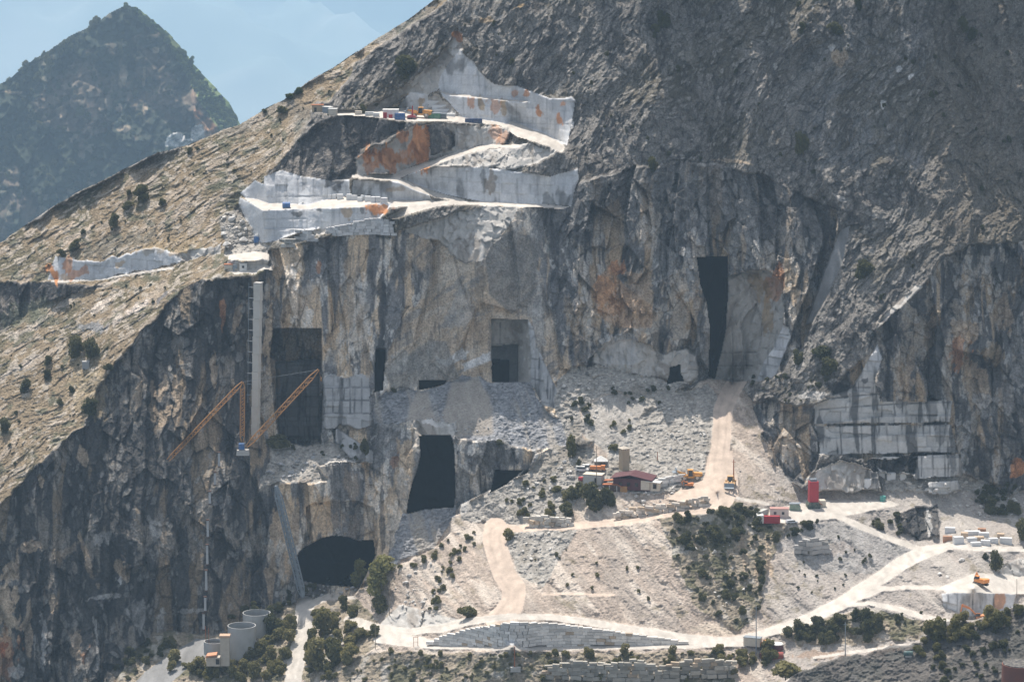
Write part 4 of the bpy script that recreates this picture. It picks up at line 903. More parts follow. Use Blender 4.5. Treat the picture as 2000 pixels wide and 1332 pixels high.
class MB:
    def __init__(s): s.v = []; s.f = []
    def add(s, vs_, fs_):
        n = len(s.v); s.v += [tuple(p) for p in vs_]; s.f += [tuple(i + n for i in f) for f in fs_]; return s
    def box(s, x, y, z, sx, sy, sz, rz=0, ry=0, top=1.0, bev=0):
        """box on its base centre (x, y, z); top scales the upper face"""
        c, n = cos(rz), sin(rz); out = []
        for dz, k in ((0, 1), (sz, top)):
            for a, b in ((-1, -1), (1, -1), (1, 1), (-1, 1)):
                px, py, pz = a * sx / 2 * k, b * sy / 2 * k, dz
                px, pz = px * cos(ry) + pz * sin(ry), -px * sin(ry) + pz * cos(ry)
                out.append((x + px * c - py * n, y + px * n + py * c, z + pz))
        return s.add(out, [(3, 2, 1, 0), (4, 5, 6, 7), (0, 1, 5, 4), (1, 2, 6, 5), (2, 3, 7, 6), (3, 0, 4, 7)])
    def tube(s, p, q, r, r2=None, n=8, caps=True):
        p = np.array(p, float); q = np.array(q, float); r2 = r if r2 is None else r2
        d = q - p; l = np.linalg.norm(d); d = d / max(l, 1e-9)
        a = np.cross(d, (0, 0, 1) if abs(d[2]) < .9 else (1, 0, 0)); a /= np.linalg.norm(a); b = np.cross(d, a)
        out = [p + r * (cos(t) * a + sin(t) * b) for t in np.arange(n) * 2 * pi / n] + [q + r2 * (cos(t) * a + sin(t) * b) for t in np.arange(n) * 2 * pi / n]
        fs_ = [(i, (i + 1) % n, n + (i + 1) % n, n + i) for i in range(n)]
        if caps: fs_ += [tuple(range(n - 1, -1, -1)), tuple(range(n, 2 * n))]
        return s.add(out, fs_)
    def prism(s, prof, y0, y1):
        """profile in x,z swept along y"""
        n = len(prof)
        return s.add([(a, y0, b) for a, b in prof] + [(a, y1, b) for a, b in prof],
                     [tuple(range(n)), tuple(range(2 * n - 1, n - 1, -1))] + [(i, n + i, n + (i + 1) % n, (i + 1) % n) for i in range(n)])
    def lattice(s, p, q, w, r, bays):
        p = np.array(p, float); q = np.array(q, float); d = q - p; L_ = np.linalg.norm(d); d /= L_
        a = np.cross(d, (0, 1, 0)); a /= np.linalg.norm(a); b = np.cross(d, a)
        cs = [(a * i + b * j) * w / 2 for i, j in ((1, 1), (-1, 1), (-1, -1), (1, -1))]
        for c in cs: s.tube(p + c * .4, p + d * L_ * .08 + c, r, n=5); s.tube(p + d * L_ * .08 + c, q - d * L_ * .1 + c, r, n=5); s.tube(q - d * L_ * .1 + c, q + c * .3, r, n=5)
        for k in range(bays):
            t0, t1 = .08 + .82 * k / bays, .08 + .82 * (k + 1) / bays
            for i in range(4):
                c0, c1 = cs[i], cs[(i + 1) % 4]
                if k % 2: c0, c1 = c1, c0
                s.tube(p + d * L_ * t0 + c0, p + d * L_ * t1 + c1, r * .7, n=4)
        return s
    def build(s, name, mat, parent=None, smooth_=False, loc=None):
        me = bpy.data.meshes.new(name); me.from_pydata(s.v, [], s.f); me.update()
        import bmesh
        bm = bmesh.new(); bm.from_mesh(me); bmesh.ops.recalc_face_normals(bm, faces=bm.faces); bm.to_mesh(me); bm.free()
        me.materials.append(mat)
        if smooth_: me.polygons.foreach_set('use_smooth', [True] * len(me.polygons))
        o = bpy.data.objects.new(name, me); coll.objects.link(o)
        if parent: o.parent = parent
        if loc is not None: o.location = loc
        return o
def thing(name, label, cat, loc, rz=0, group=None):
    o = bpy.data.objects.new(name, None); coll.objects.link(o); o.location = tuple(float(q) for q in loc); o.rotation_euler = (0, 0, rz)
    o['label'] = label; o['category'] = cat
    if group: o['group'] = group
    return o
def tag(o, label, cat, group=None):
    o['label'] = label; o['category'] = cat
    if group: o['group'] = group
    return o
def kids(o): return [c for c in bpy.data.objects if c.parent == o]
def dup(o, loc, rz, label, group=None, sc=None, ch=None):
    r = o.copy(); coll.objects.link(r); r.location = tuple(float(q) for q in loc); r.rotation_euler = (0, 0, rz); r['label'] = label
    if group: r['group'] = group
    if sc is not None: r.scale = sc
    for c in (kids(o) if ch is None else ch):
        d = c.copy(); coll.objects.link(d); d.parent = r
        for e in [x for x in (kids(c) if ch is None else [])]:
            g = e.copy(); coll.objects.link(g); g.parent = d
    return r
def pt(u, v, Y):
    dx, dz = ray(float(u), float(v)); return np.array([dx * Y, Y, dz * Y])
def near(u, v, up=0):
    p = at(u, v); return (p[0], p[1], p[2] + up)

# ---- machines -----------------------------------------------------------------
def wheel(t, x, y, r, w, name='wheel'):
    o = MB().tube((x, y - w / 2, r), (x, y + w / 2, r), r, n=20).build(name, M_TYRE, t)
    s_ = 1 if y > 0 else -1
    MB().tube((x, y + s_ * w * .42, r), (x, y + s_ * w * .56, r), r * .55, n=14).build('rim', M_HUB, o)
def wheel_loader(label, loc, rz, mat=M_YEL, arm_up=1.0, group=None, k=1.0):
    t = thing('wheel_loader', label, 'wheel loader', loc, rz, group); t.scale = (k, k, k)
    b = MB().prism([(-4.4, 1.0), (-4.6, 2.5), (-1.4, 2.75), (-1.2, 1.4), (.6, 1.4), (.6, .8), (-3.6, .8)], -1.15, 1.15)
    b.prism([(.6, .9), (.6, 1.9), (2.2, 1.8), (2.4, .9)], -.9, .9)
    for y in (-1.35, 1.35):
        for x in (-2.6, 2.0): b.prism([(x - 1.1, 1.5), (x - .8, 1.95), (x + .8, 1.95), (x + 1.1, 1.5), (x + 1.0, 1.75 - .3), (x - 1.0, 1.45)], y - .45, y + .45)
    b.build('body', mat, t)
    MB().prism([(-4.62, 1.3), (-4.66, 2.2), (-4.60, 2.2), (-4.56, 1.3)], -.6, .6).build('grille', M_BLK, t)
    cb = MB().prism([(-1.3, 1.5), (-1.2, 3.5), (.35, 3.5), (.7, 1.5)], -.85, .85).build('cab', M_GLS, t)
    c2 = MB().box(-.42, 0, 3.5, 2.0, 2.0, .22)
    for x, z in ((-1.25, 1.5), (.55, 1.5)):
        for y in (-.86, .86): c2.tube((x, y, z), (x * .8 - .05, y, 3.5), .09, n=6)
    c2.build('cab_roof', mat, cb)
    a = MB(); h = arm_up
    for y in (-.6, .6): a.prism([(1.0, 1.9), (1.2, 2.4), (3.3, 1.9 + h * .8), (4.9, .9 + h * 2.0), (4.7, .55 + h * 2.0), (3.1, 1.3 + h * .8)], y - .14, y + .14)
    a.tube((1.2, 0, 1.5), (3.4, 0, 1.5 + h * .8), .16); a.build('arm', mat, t)
    z = .3 + h * 1.9
    MB().prism([(4.6, z), (4.5, z + 1.5), (4.7, z + 1.5), (5.0, z + .35), (6.0, z + .1), (6.0, z - .05), (4.9, z - .15)], -1.6, 1.6).build('bucket', M_BLK if mat is M_BLK else M_STEEL, t)
    for x in (-2.6, 2.0):
        for y in (-1.35, 1.35): wheel(t, x, y, .95, .75)
    return t
def excavator(label, loc, rz, mat=M_ORG, k=1.0, boom=((0.8, 1.9), (3.4, 4.6), (6.2, 4.0)), stick=(7.0, 1.2), tracks=True, group=None):
    t = thing('excavator', label, 'excavator', loc, rz, group); t.scale = (k, k, k)
    if tracks:
        for y in (-1.15, 1.15):
            tr = MB().prism([(-2.1, .25), (-2.3, .55), (-1.9, .95), (1.9, .95), (2.3, .55), (2.1, .25), (1.8, 0), (-1.8, 0)], y - .32, y + .32).build('track', M_BLK, t)
    MB().box(0, 0, .9, 1.6, 1.6, .3).build('turntable', M_BLK, t)
    MB().prism([(-2.6, 1.2), (-2.7, 2.4), (-1.9, 2.55), (.4, 2.1), (1.5, 2.0), (1.6, 1.2)], -1.3, 1.3).build('body', mat, t)
    cb = MB().prism([(.2, 1.2), (.1, 3.0), (1.3, 3.0), (1.75, 2.2), (1.75, 1.2)], .35, 1.28).build('cab', M_GLS, t)
    MB().box(.7, .82, 3.0, 1.35, 1.05, .12).build('cab_roof', mat, cb)
    b = MB(); P = [np.array((x, -.1, z)) for x, z in boom]
    for i in range(len(P) - 1): b.tube(P[i], P[i + 1], .36 - .05 * i, .31 - .05 * i, n=6)
    b.build('boom', mat, t)
    s_ = MB(); s_.tube(P[-1] + np.array((-.5, 0, .4)), (stick[0], -.1, stick[1]), .26, .2, n=6); s_.tube(P[1] + np.array((0, 0, .35)), P[-1] + np.array((-.5, 0, .45)), .11); s_.build('stick', mat, t)
    x, z = stick
    MB().prism([(x - .3, z + .2), (x - 1.0, z - .5), (x - .9, z - 1.1), (x - .1, z - 1.2), (x + .4, z - .6), (x + .3, z + .1)], -.7, .5).build('bucket', M_BLK, t)
    return t

wheel_loader('yellow wheel loader with raised arm standing beside the white block row', near(1346, 937), radians(186), arm_up=1.35, k=1.28)
excavator('small orange excavator parked in front of the big wheel loader', near(1344, 952), radians(170), k=.9, boom=((0.8, 1.6), (2.2, 3.4), (3.4, 2.4)), stick=(3.0, 1.0))
wheel_loader('dusty yellow dump loader seen from the front on the tan haul road', near(1426, 951), radians(-98), mat=paint('dusty_yellow', (.55, .34, .16)), arm_up=.2, k=1.35)
wheel_loader('yellow wheel loader working on the uppermost quarry terrace', near(820, 230, .2), radians(172), arm_up=.9, k=1.3)
excavator('orange excavator on the white bench at the right', near(1915, 1143), radians(125), k=1.35, boom=((0.8, 1.9), (1.9, 3.6), (2.6, 2.2)), stick=(2.4, .9), mat=paint('bright_orange', (.75, .26, .04)))
p_ = pt(1914, 1213, at(1900, 1196)[1] - 9)
excavator('orange excavator with long arm half hidden behind the dark spur', p_, radians(176), k=1.2, boom=((0.8, 1.7), (3.4, 4.4), (6.6, 5.6)), stick=(7.2, 1.6))
excavator('orange excavator beside the pale box trailer at the bottom road', near(1492, 1264), radians(20), k=.95, boom=((0.8, 1.6), (1.6, 2.3), (2.4, 1.8)), stick=(2.7, .7), mat=paint('bright_orange', (.75, .26, .04)))

# ---- derrick crane ------------------------------------------------------------
Yc = min(at(474, 868)[1], at(622, 740)[1] - 2, at(540, 800)[1], at(478, 760)[1]) - 3.0
foot = pt(473, 870, Yc)
cr = thing('derrick_crane', 'tall ochre lattice derrick crane with boom raised over the quarry platform', 'crane', foot)
def rel(p): return np.array(p) - foot
top = pt(474, 746, Yc)
MB().lattice(rel(pt(473, 862, Yc)), rel(top), 1.9, .17, 16).build('mast', M_CRN, cr)
MB().lattice(rel(top), rel(pt(319, 908, Yc - 2)), 1.7, .17, 26).build('back_stay', M_CRN, cr)
MB().lattice(rel(pt(482, 872, Yc)), rel(pt(622, 722, Yc - 6)), 2.1, .19, 26).build('boom', M_CRN, cr)
MB().tube(rel(top), rel(pt(622, 722, Yc - 6)), .05, n=4).build('cable', M_STEEL, cr)
MB().tube(rel(pt(622, 722, Yc - 6)), rel(pt(627, 742, Yc - 6)), .05, n=4).tube(rel(pt(627, 737, Yc - 6)), rel(pt(627, 744, Yc - 6)), .3, n=6).build('hook', M_CRN, cr)
q = rel(pt(472, 877, Yc)); MB().box(q[0], q[1], q[2], 2.6, 2.4, 2.6).build('winch_cabin', M_BLU, cr)
q = rel(pt(472, 884, Yc)); MB().box(q[0] + .6, q[1], q[2] - 1, 6, 4, 2.4, top=.9).build('footing', M_CON, cr)
q = rel(pt(319, 927, Yc - 2)); MB().box(q[0], q[1], q[2] - 1, 3.4, 3.0, 5.0, top=.9).build('anchor_block', M_CON, cr)

# ---- white shaft tower on the cliff ---------------------------------------------
Yt = min(at(505, y)[1] for y in range(560, 860, 20)) - 2.0
Yt = max(Yt, Yc - 12)
tb, tt_ = pt(499, 862, Yt), pt(505, 553, Yt)
tw = thing('shaft_tower', 'slender white segmented shaft climbing the dark cliff beside the crane', 'tower', tb)
H = tt_[2] - tb[2]; n = 9
for k in range(n):
    t0, t1 = k / n, (k + 1) / n
    w = 3.0 + .35 * t0; off = (tt_ - tb) * t0
    MB().box(off[0], off[1], off[2] + .06, w, 3.0, H / n - .12, rz=-.35).build('segment', M_CON if k < 0 else paint('white_concrete', (.62, .58, .52), .9, .35, 0, .35, (.45, .41, .36)), tw)
rl = MB()
for y in range(562, 790, 21):
    z = pt(500, y, Yt)[2] - tb[2]; x = (tt_ - tb)[0] * z / H
    rl.tube((x - 1.5, .3, z), (x - 4.6, 1.6, z), .13, n=5)
rl.tube((-3.5, 1.6, H * .24), ((tt_ - tb)[0] - 4.6, 1.6, H), .10, n=5); rl.build('wall_ties', M_STEEL, tw)
MB().box((tt_ - tb)[0], 0, H, 3.6, 3.4, .3, rz=-.35).build('cap', M_CON, tw)
# ---- row of piers down the cliff -------------------------------------------------
words = ['uppermost', 'second', 'third', 'fourth', 'fifth', 'sixth', 'seventh', 'lowest']
for k, (x, y0, y1) in enumerate([(428, 884, 910), (420, 923, 946), (410, 960, 983), (406, 1016, 1048), (405, 1064, 1101), (403, 1114, 1152), (401, 1166, 1192), (398, 1198, 1228)]):
    Yp = min(at(x, y1)[1], at(x, y0)[1]) - 1.6
    b0, b1 = pt(x, y1, Yp), pt(x + 2, y0, Yp)
    t = thing('pier', f'{words[k]} pale concrete pier of the line down the dark left cliff', 'pier', b0, 0, 'concrete piers down the cliff')
    h = b1[2] - b0[2]
    MB().box(0, 0, 0, 1.0, 1.0, h, top=.92).build('shaft', paint('pale_pier', (.44, .45, .46), .9, .4, 0, .5, (.3, .3, .3)), t)
    MB().box(0, 0, h, 1.4, 1.4, .4).build('cap', M_DRUST, t); MB().box(0, 0, -.5, 1.3, 1.3, .5).build('base', M_DRUST, t)
# ---- steel chute -----------------------------------------------------------------
Ya = at(540, 950)[1] - 2; Yb = at(592, 1165)[1] - 1
Ya = Yb = min([at(539 + 53 * k / 12, 948 + 218 * k / 12)[1] for k in range(13)]) - 1.5; a0, a1 = pt(539, 948, Ya), pt(592, 1166, Yb)
ch = thing('rubble_chute', 'long steel chute leaning down the cliff from the quarry ledge', 'chute', a1)
d = a0 - a1
MB().lattice((0, 0, 0), d, 3.0, .2, 34).build('frame', M_STEEL, ch)
m = MB()
for k in range(12):
    p, q = d * (k / 12), d * ((k + .96) / 12); m.tube(p, q, .85, n=8)
m.build('pipe', M_STEEL, ch)

# ---- tanks and huts at the foot of the cliff ----------------------------------------
def open_tank(label, u, v, wpx, hpx, Y):
    s_ = Y / F; r = wpx * s_ / 2; h = hpx * s_
    t = thing('water_tank', label, 'tank', pt(u, v, Y)); n = 40
    m = MB(); vo = []
    for rr, zz in ((r, 0), (r, h), (r - .35, h), (r - .35, h * .3)):
        vo += [(rr * cos(2 * pi * i / n), rr * sin(2 * pi * i / n), zz) for i in range(n)]
    fs_ = [(k * n + i, k * n + (i + 1) % n, (k + 1) * n + (i + 1) % n, (k + 1) * n + i) for k in range(3) for i in range(n)]
    m.add(vo, fs_); m.build('shell', paint('tank_shaded_white', (.40, .405, .40), .8, .4, 0, .25, (.25, .25, .24)), t)  # white shell greyed to paint in the shade around it
    m = MB(); m.add([((r - .36) * cos(2 * pi * i / n), (r - .36) * sin(2 * pi * i / n), h * .8) for i in range(n)], [tuple(range(n))]); m.build('water', M_WATER, t)  # water made matte black, painting the shade inside the tank
    m = MB()
    for i in (22,): m.tube((r * 1.01 * cos(2 * pi * i / 40 * 1.0), r * 1.01 * sin(2 * pi * i / 40), 0), (r * 1.01 * cos(2 * pi * i / 40), r * 1.01 * sin(2 * pi * i / 40), h), .09, n=5)
    m.build('pipe', M_STEEL, t)
    return t
Ytk = at(470, 1275)[1]
open_tank('nearer of two round open white tanks at the cliff foot', 473, 1283, 57, 66, Ytk - 2)
open_tank('farther open white tank partly behind the nearer one', 502, 1262, 56, 70, Ytk + 14)
open_tank('small low round tank left of the stone column', 419, 1276, 42, 26, Ytk - 4)
p_ = pt(440, 1290, Ytk - 14)
t = thing('stone_column', 'square plastered column with flat tan cap in front of the tanks', 'column', p_)
MB().box(0, 0, -2, 4.0, 3.4, 13.0).build('shaft', M_PLAST, t); MB().box(0, 0, 11.0, 4.7, 4.1, .9).build('cap', paint('terracotta_cap', (.50, .33, .22)), t)
p_ = pt(417, 1292, Ytk - 15)
t = thing('ruined_hut', 'roofless little hut with broken orange tile roof beside the column', 'hut', p_)
MB().box(0, 0, -1.5, 6, 4, 4).build('wall', M_PLAST, t); MB().prism([(-3.4, 2.4), (-2.8, 3.4), (1.6, 3.9), (1.7, 3.5)], -2.6, 2.6).build('roof', paint('orange_tile', (.55, .24, .12)), t)
MB().box(2.0, -2.03, -.6, 1.6, .1, 2.4).build('door_opening', M_DARK, t)
# poles beside the tanks
for u, v0, v1 in ((403, 1222, 1268), (409, 1226, 1270)):
    Yp = Ytk - 5; a, b = pt(u, v1, Yp), pt(u - 2, v0, Yp)
    tag(MB().tube((0, 0, 0), b - a, .14, n=6).build('pole', M_RUST, loc=a), 'thin rusty pole left of the small tank, ' + ('left of the pair' if u < 405 else 'right of the pair'), 'pole', 'rusty poles')

# ---- workshop with maroon roof -------------------------------------------------------
p_ = near(1238, 948); S = 0.225
t = thing('workshop', 'dark maroon workshop with low pitched roof and square tower behind', 'building', p_, radians(-14)); t.scale = (1.12, 1.12, 1.12)
MB().box(0, 0, -1, 15, 9, 4.6).build('wall', M_ROOF, t)
MB().prism([(-8.6, 3.5), (-8.6, 3.8), (-.5, 5.3), (8.4, 3.5), (8.4, 3.2), (-.5, 5.0)], -5.4, 5.4).build('roof', M_ROOF, t)
w = MB(); w.box(5.6, -4.55, -.6, 3.6, .3, 3.8).box(9.2, -1.0, -1, 4.0, 6.5, 3.6); w.build('annex', M_PWALL, t)
for x in (-4.5, -1.2, 2.0): MB().box(x, -4.53, .6, 1.3, .12, 1.5).build('window', M_DARK, t)
MB().box(9.4, -4.3, 0.0, 1.4, .12, 2.0).build('door', M_DARK, t)
MB().box(8.8, -3.2, 2.7, 6.0, 4.2, .18, ry=.06).build('porch_roof', M_WHT, t)
p_ = near(1220, 936)
t = thing('tower', 'square beige tower with flat pyramid cap rising behind the maroon roof', 'tower', (p_[0], p_[1] + 7, p_[2]), radians(28))
MB().box(0, 0, -2, 3.5, 3.5, 15).build('wall', M_BEI, t)
MB().box(0, 0, 12.9, 4.5, 4.5, .9, top=.15).build('roof', M_PLAST, t)
for x in (-.7, .3): MB().box(x - .1, -1.77, 12.1, .35, .1, .4).build('window', M_WHT, t)
p_ = near(1202, 955)
t = thing('rusty_shed', 'rusty orange lean-to shed joined below the maroon workshop', 'shed', p_, radians(-12))
MB().box(-1, 0, -1, 8.5, 5, 3.4).build('wall', paint('shed_dark', (.10, .06, .05)), t)
MB().prism([(-5.6, 2.2), (-5.4, 2.6), (1.0, 2.9), (3.8, 1.9), (3.8, 1.6), (1.0, 2.5)], -3.4, -.2).build('roof', M_RUST, t)
MB().prism([(-5.6, 3.4), (-5.4, 3.7), (1.0, 4.2), (4.6, 2.7), (4.6, 2.4), (1.0, 3.9)], -.1, 3.2).build('upper_roof', M_RUST, t)
MB().box(4.2, -1.2, -1, 3.2, 3.2, 3.0).build('side_room', paint('ochre_wall', (.42, .22, .08)), t)
for x in (-4.8, -2.2, 1.2): MB().tube((x, -3.2, -1), (x, -3.2, 2.3), .14, n=6).build('post', M_WHT, t)
p_ = near(1160, 940)
t = thing('site_cabin', 'pale grey box cabin with flat roof left of the rusty shed', 'cabin', p_, radians(-18))
MB().box(0, 0, -1, 8.5, 5.2, 4.4).build('wall', paint('grey_cabin', (.50, .50, .48), .8, .4), t); MB().box(0, 0, 3.4, 9.0, 5.6, .25).build('roof', M_PWALL, t)
MB().box(1.6, -2.65, 0, 1.1, .1, 2.2).build('door', M_DARK, t)
def van(name, label, cat, loc, rz, mat, L_=5.2, Hh=2.2, cabin=True):
    t = thing(name, label, cat, loc, rz)
    b = MB().prism([(-L_ / 2, .45), (-L_ / 2, Hh * .55), (-L_ / 2 + .25, Hh), (L_ * .18, Hh), (L_ * .32, Hh * .62), (L_ / 2, Hh * .5), (L_ / 2, .45)], -.95, .95).build('body', mat, t)
    for y in (-.97, .97): MB().box(-.25, y, Hh * .56, L_ * .62, .05, Hh * .26).build('window', M_GLS, b)
    MB().prism([(L_ * .20, Hh * .95), (L_ * .325, Hh * .63), (L_ * .335, Hh * .63), (L_ * .21, Hh * .97)], -.8, .8).build('windscreen', M_GLS, b)
    for x in (-L_ * .3, L_ * .3):
        for y in (-.85, .85): MB().tube((x, y - .12, .36), (x, y + .12, .36), .36, n=12).build('wheel', M_BLK, t)
    return t
van('parked_van', 'white van parked at the tree edge, nearer of the two white vans', 'van', near(1137, 921), radians(-12), M_WHT, 6.0, 2.6)
van('parked_van', 'white van parked behind the other white van near the orange truck', 'van', near(1147, 916), radians(-14), M_WHT, 5.0, 2.2)
van('parked_car', 'small red car parked beside the pale box cabin', 'car', near(1135, 938), radians(75), M_RED, 3.8, 1.6)
p_ = near(1166, 920)
t = thing('orange_truck', 'orange flatbed truck parked under a white tent roof', 'truck', p_, radians(-8))
MB().box(-.6, 0, .9, 5.0, 2.3, 1.5).build('load_bed', M_ORG, t); MB().box(2.8, 0, .7, 1.8, 2.2, 2.1).build('cab', M_ORG, t); MB().box(3.72, 0, 1.7, .08, 1.9, .8).build('windscreen', M_GLS, t)
for x in (-2.2, 2.6):
    for y in (-1.0, 1.0): MB().tube((x, y - .15, .5), (x, y + .15, .5), .5, n=12).build('wheel', M_BLK, t)
p_ = near(1174, 912)
t = thing('tent_roof', 'white pointed canvas shelter behind the orange truck', 'shelter', (p_[0], p_[1] + 3, p_[2]))
MB().box(0, 0, 2.4, 6.2, 5.2, 2.2, top=.08).build('canopy', M_WHT, t)
for x in (-2.9, 2.9):
    for y in (-2.4, 2.4): MB().tube((x, y, -1), (x, y, 2.5), .08, n=5).build('post', M_STEEL, t)

# ---- crusher site right of the haul road ----------------------------------------------
p_ = near(1588, 990)
t = thing('red_silo', 'tall dark red boxy silo standing on a green base', 'silo', p_, radians(6))
MB().box(0, 0, 2.4, 4.2, 4.0, 9.4, top=.98).build('bin', M_RED, t); MB().prism([(-2.7, -.8), (-3.0, 1.2), (-2.2, 2.6), (2.2, 2.6), (3.0, 1.2), (2.7, -.8)], -2.6, 2.6).build('base', paint('dark_green', (.035, .06, .05)), t)
MB().box(0, 0, 11.8, 3.0, 2.0, 1.1).tube((-1.8, 0, 11.6), (-1.8, 0, 14.0), .12).tube((1.5, 0, 11.6), (1.2, 0, 13.2), .3).build('top_gear', M_STEEL, t)
MB().box(3.0, -.4, 1.5, 2.2, 1.6, .3, ry=.5).tube((2.1, 0, 7), (3.2, 0, 6.9), .12).build('side_chute', M_RUST, t)
MB().box(4.4, 1.2, -.5, 2.6, 3.6, 3.4).build('block_annex', M_PWALL, t)
p_ = near(1553, 995)
t = thing('generator_box', 'low green metal generator box beside the red silo', 'generator', p_, radians(-10))
MB().prism([(-2.6, -.3), (-2.2, 2.6), (1.2, 2.8), (2.3, 1.2), (2.5, -.3)], -1.6, 1.6).build('housing', M_GRN, t); MB().box(-.2, 0, 2.8, 5.0, 3.4, .2, ry=-.05).build('roof', M_STEEL, t)
p_ = near(1522, 1008)
t = thing('office_cabin', 'cream site office with two dark windows behind the red container', 'cabin', p_, radians(-3))
MB().box(0, 0, -.4, 8.2, 4.0, 4.0).build('wall', paint('office_wall', (.56, .48, .44), .8, .2), t); MB().box(0, 0, 3.6, 8.5, 4.3, .22).build('roof', paint('pink_roof', (.42, .22, .20)), t)
for x in (-1.9, 1.6):
    wd = MB().box(x, -2.04, 1.2, 1.15, .1, 1.2).build('window', M_GLS, t); MB().box(x, -2.03, 1.1, 1.4, .06, .12).build('sill', M_WHT, wd)
def container(label, loc, rz, mat, L_=6.1, W_=2.4, Hh=2.6, k=1.0):
    t = thing('container', label, 'container', loc, rz); t.scale = (k, k, k)
    m = MB(); m.box(0, 0, .1, L_ - .2, W_ - .12, Hh - .2)
    for i in range(int(L_ / .4)):
        x = -L_ / 2 + .35 + i * .4
        for y in (-1, 1): m.box(x, y * (W_ / 2 - .05), .25, .2, .1, Hh - .5)
    m.build('box', mat, t)
    f = MB()
    for x in (-L_ / 2 + .08, L_ / 2 - .08):
        for y in (-W_ / 2 + .05, W_ / 2 - .05): f.box(x, y, 0, .2, .2, Hh)
    for y in (-W_ / 2 + .05, W_ / 2 - .05): f.box(0, y, 0, L_, .16, .2).box(0, y, Hh - .18, L_, .16, .2)
    f.build('frame', mat, t)
    d = MB().box(L_ / 2 + .02, 0, .25, .08, W_ - .4, Hh - .45).build('door', mat, t); MB().tube((L_ / 2 + .1, -.2, .4), (L_ / 2 + .1, -.2, Hh - .3), .04, n=5).build('handle', M_STEEL, d)
    return t
container('bright red container below the cream site office', near(1503, 1021), radians(-1), M_RED, 9.0, 2.4, 3.2)
container('white container left of the red one at the slope edge', near(1484, 1020), radians(0), M_WHT, 3.0, 4.5, 3.6)
container('pale grey container set endways above the white one', near(1489, 1005), radians(58), paint('grey_box', (.50, .50, .47)), 7, 2.4, 2.2)
van('parked_car', 'silver white car parked beside the cream site office', 'car', near(1546, 1022), radians(14), paint('silver', (.62, .64, .68), .3, .1), 5.2, 1.7)
p_ = near(1724, 978)
t = thing('teal_drum', 'small teal water drum at the back of the crusher yard', 'drum', p_); MB().tube((0, 0, -.2), (0, 0, 2.2), 1.3, n=18).build('drum', M_TEAL, t); MB().tube((0, 0, 2.2), (0, 0, 2.5), .5, n=10).build('lid', M_TEAL, t)
# ---- things by the bottom road -----------------------------------------------------------
p_ = near(1470, 1262)
t = thing('box_trailer', 'pale box trailer with grey roof beside the utility pole', 'trailer', p_, radians(-20))
MB().box(0, 0, .4, 7.2, 3.2, 3.6).build('box', M_PWALL, t); MB().box(0, 0, 4.0, 7.5, 3.5, .2).build('roof', M_STEEL, t)
for x in (-1.8, 1.8):
    for y in (-1.3, 1.3): MB().tube((x, y - .15, .35), (x, y + .15, .35), .45, n=10).build('wheel', M_BLK, t)
p_ = near(1518, 1266)
t = thing('round_tank', 'short maroon round tank with dusty white lid behind the red one', 'tank', p_); MB().tube((0, 0, -.4), (0, 0, 2.0), 2.6, n=28).build('drum', M_ROOF, t); MB().tube((0, 0, 2.0), (0, 0, 2.35), 2.7, 2.3, n=28).build('lid', M_WHT, t)
p_ = near(1510, 1286)
t = thing('lying_tank', 'rusty red cylindrical tank lying on its side by the bottom road', 'tank', p_); MB().tube((-4.2, 0, 1.3), (4.2, 0, 1.3), 1.65, n=22).build('drum', paint('red_rust', (.30, .05, .04), .7, .5, 0, .5, (.30, .13, .09)), t)
for x in (-2.6, 2.6): MB().box(x, 0, -.8, .8, 2.6, 1.2).build('cradle', M_CON, t)
p_ = near(1480, 1290)
container('dark maroon container half behind the bushes at the bottom road', near(1496, 1284), radians(10), M_ROOF, 5.0, 2.4, 2.0)
p_ = pt(1990, 1334, at(1985, 1325)[1] - 3)
t = thing('rusty_tank', 'rusty round tank cut by the bottom right corner', 'tank', p_); MB().tube((0, 0, 0), (0, 0, 7.2), 6.2, n=36).build('drum', paint('brown_rust', (.20, .07, .045), .8, .5, 0, .3, (.12, .05, .04)), t); MB().tube((0, 0, 7.2), (0, 0, 7.5), 5.9, n=36).build('lid', M_BLK, t)
p_ = near(1774, 1280)
t = thing('dark_drum', 'dark teal drum lying beside the bottom track at right', 'drum', p_); MB().tube((-1.6, 0, .8), (1.6, 0, .8), 1.0, n=16).build('drum', paint('deep_teal', (.04, .10, .10)), t); MB().box(0, 0, -.4, 2.4, 1.8, .6).build('cradle', M_CON, t)
def pole(label, u, v1, v0, r=.16, arm=False, mat=M_WOOD, lean=0, Y=None):
    Y = Y or at(u, v1)[1] - 1; a, b = pt(u, v1, Y), pt(u + lean, v0, Y)
    t = thing('utility_pole', label, 'pole', a); MB().tube((0, 0, -.5), b - a, r * 1.2, r * .8, n=7).build('post', mat, t)
    if arm: h = (b - a)[2]; MB().box(0, 0, h - 1.0, 1.8, .12, .14).build('crossarm', mat, t)
pole('grey utility pole standing in front of the pale box trailer', 1477, 1274, 1182, .2, True, M_STEEL)
pole('bare utility pole among the dark shrubs at lower right', 1651, 1280, 1215, .2, True, M_STEEL)
pole('utility pole beside the pale cabin and orange truck', 1165, 955, 872, .17, True)
pole('thin pole at the hairpin in front of the tall trees', 761, 1200, 1140, .15, True)
pole('thin leaning pole at the bottom left hairpin edge', 733, 1264, 1218, .15)
pole('rusty signal post on the slope below the bottom road', 1005, 1302, 1262, .24, False, M_RUST)
pole('rusty drill mast beside the dusty loader', 1433, 945, 898, .28, True, M_RUST)
pole('thin post beside the haul road edge', 1443, 962, 932, .12)
pole('thin pole on the white bench at far right', 1986, 1165, 1130, .12)
pole('short rusty post on the rubble above the workshop', 1284, 896, 882, .18, False, M_RUST)
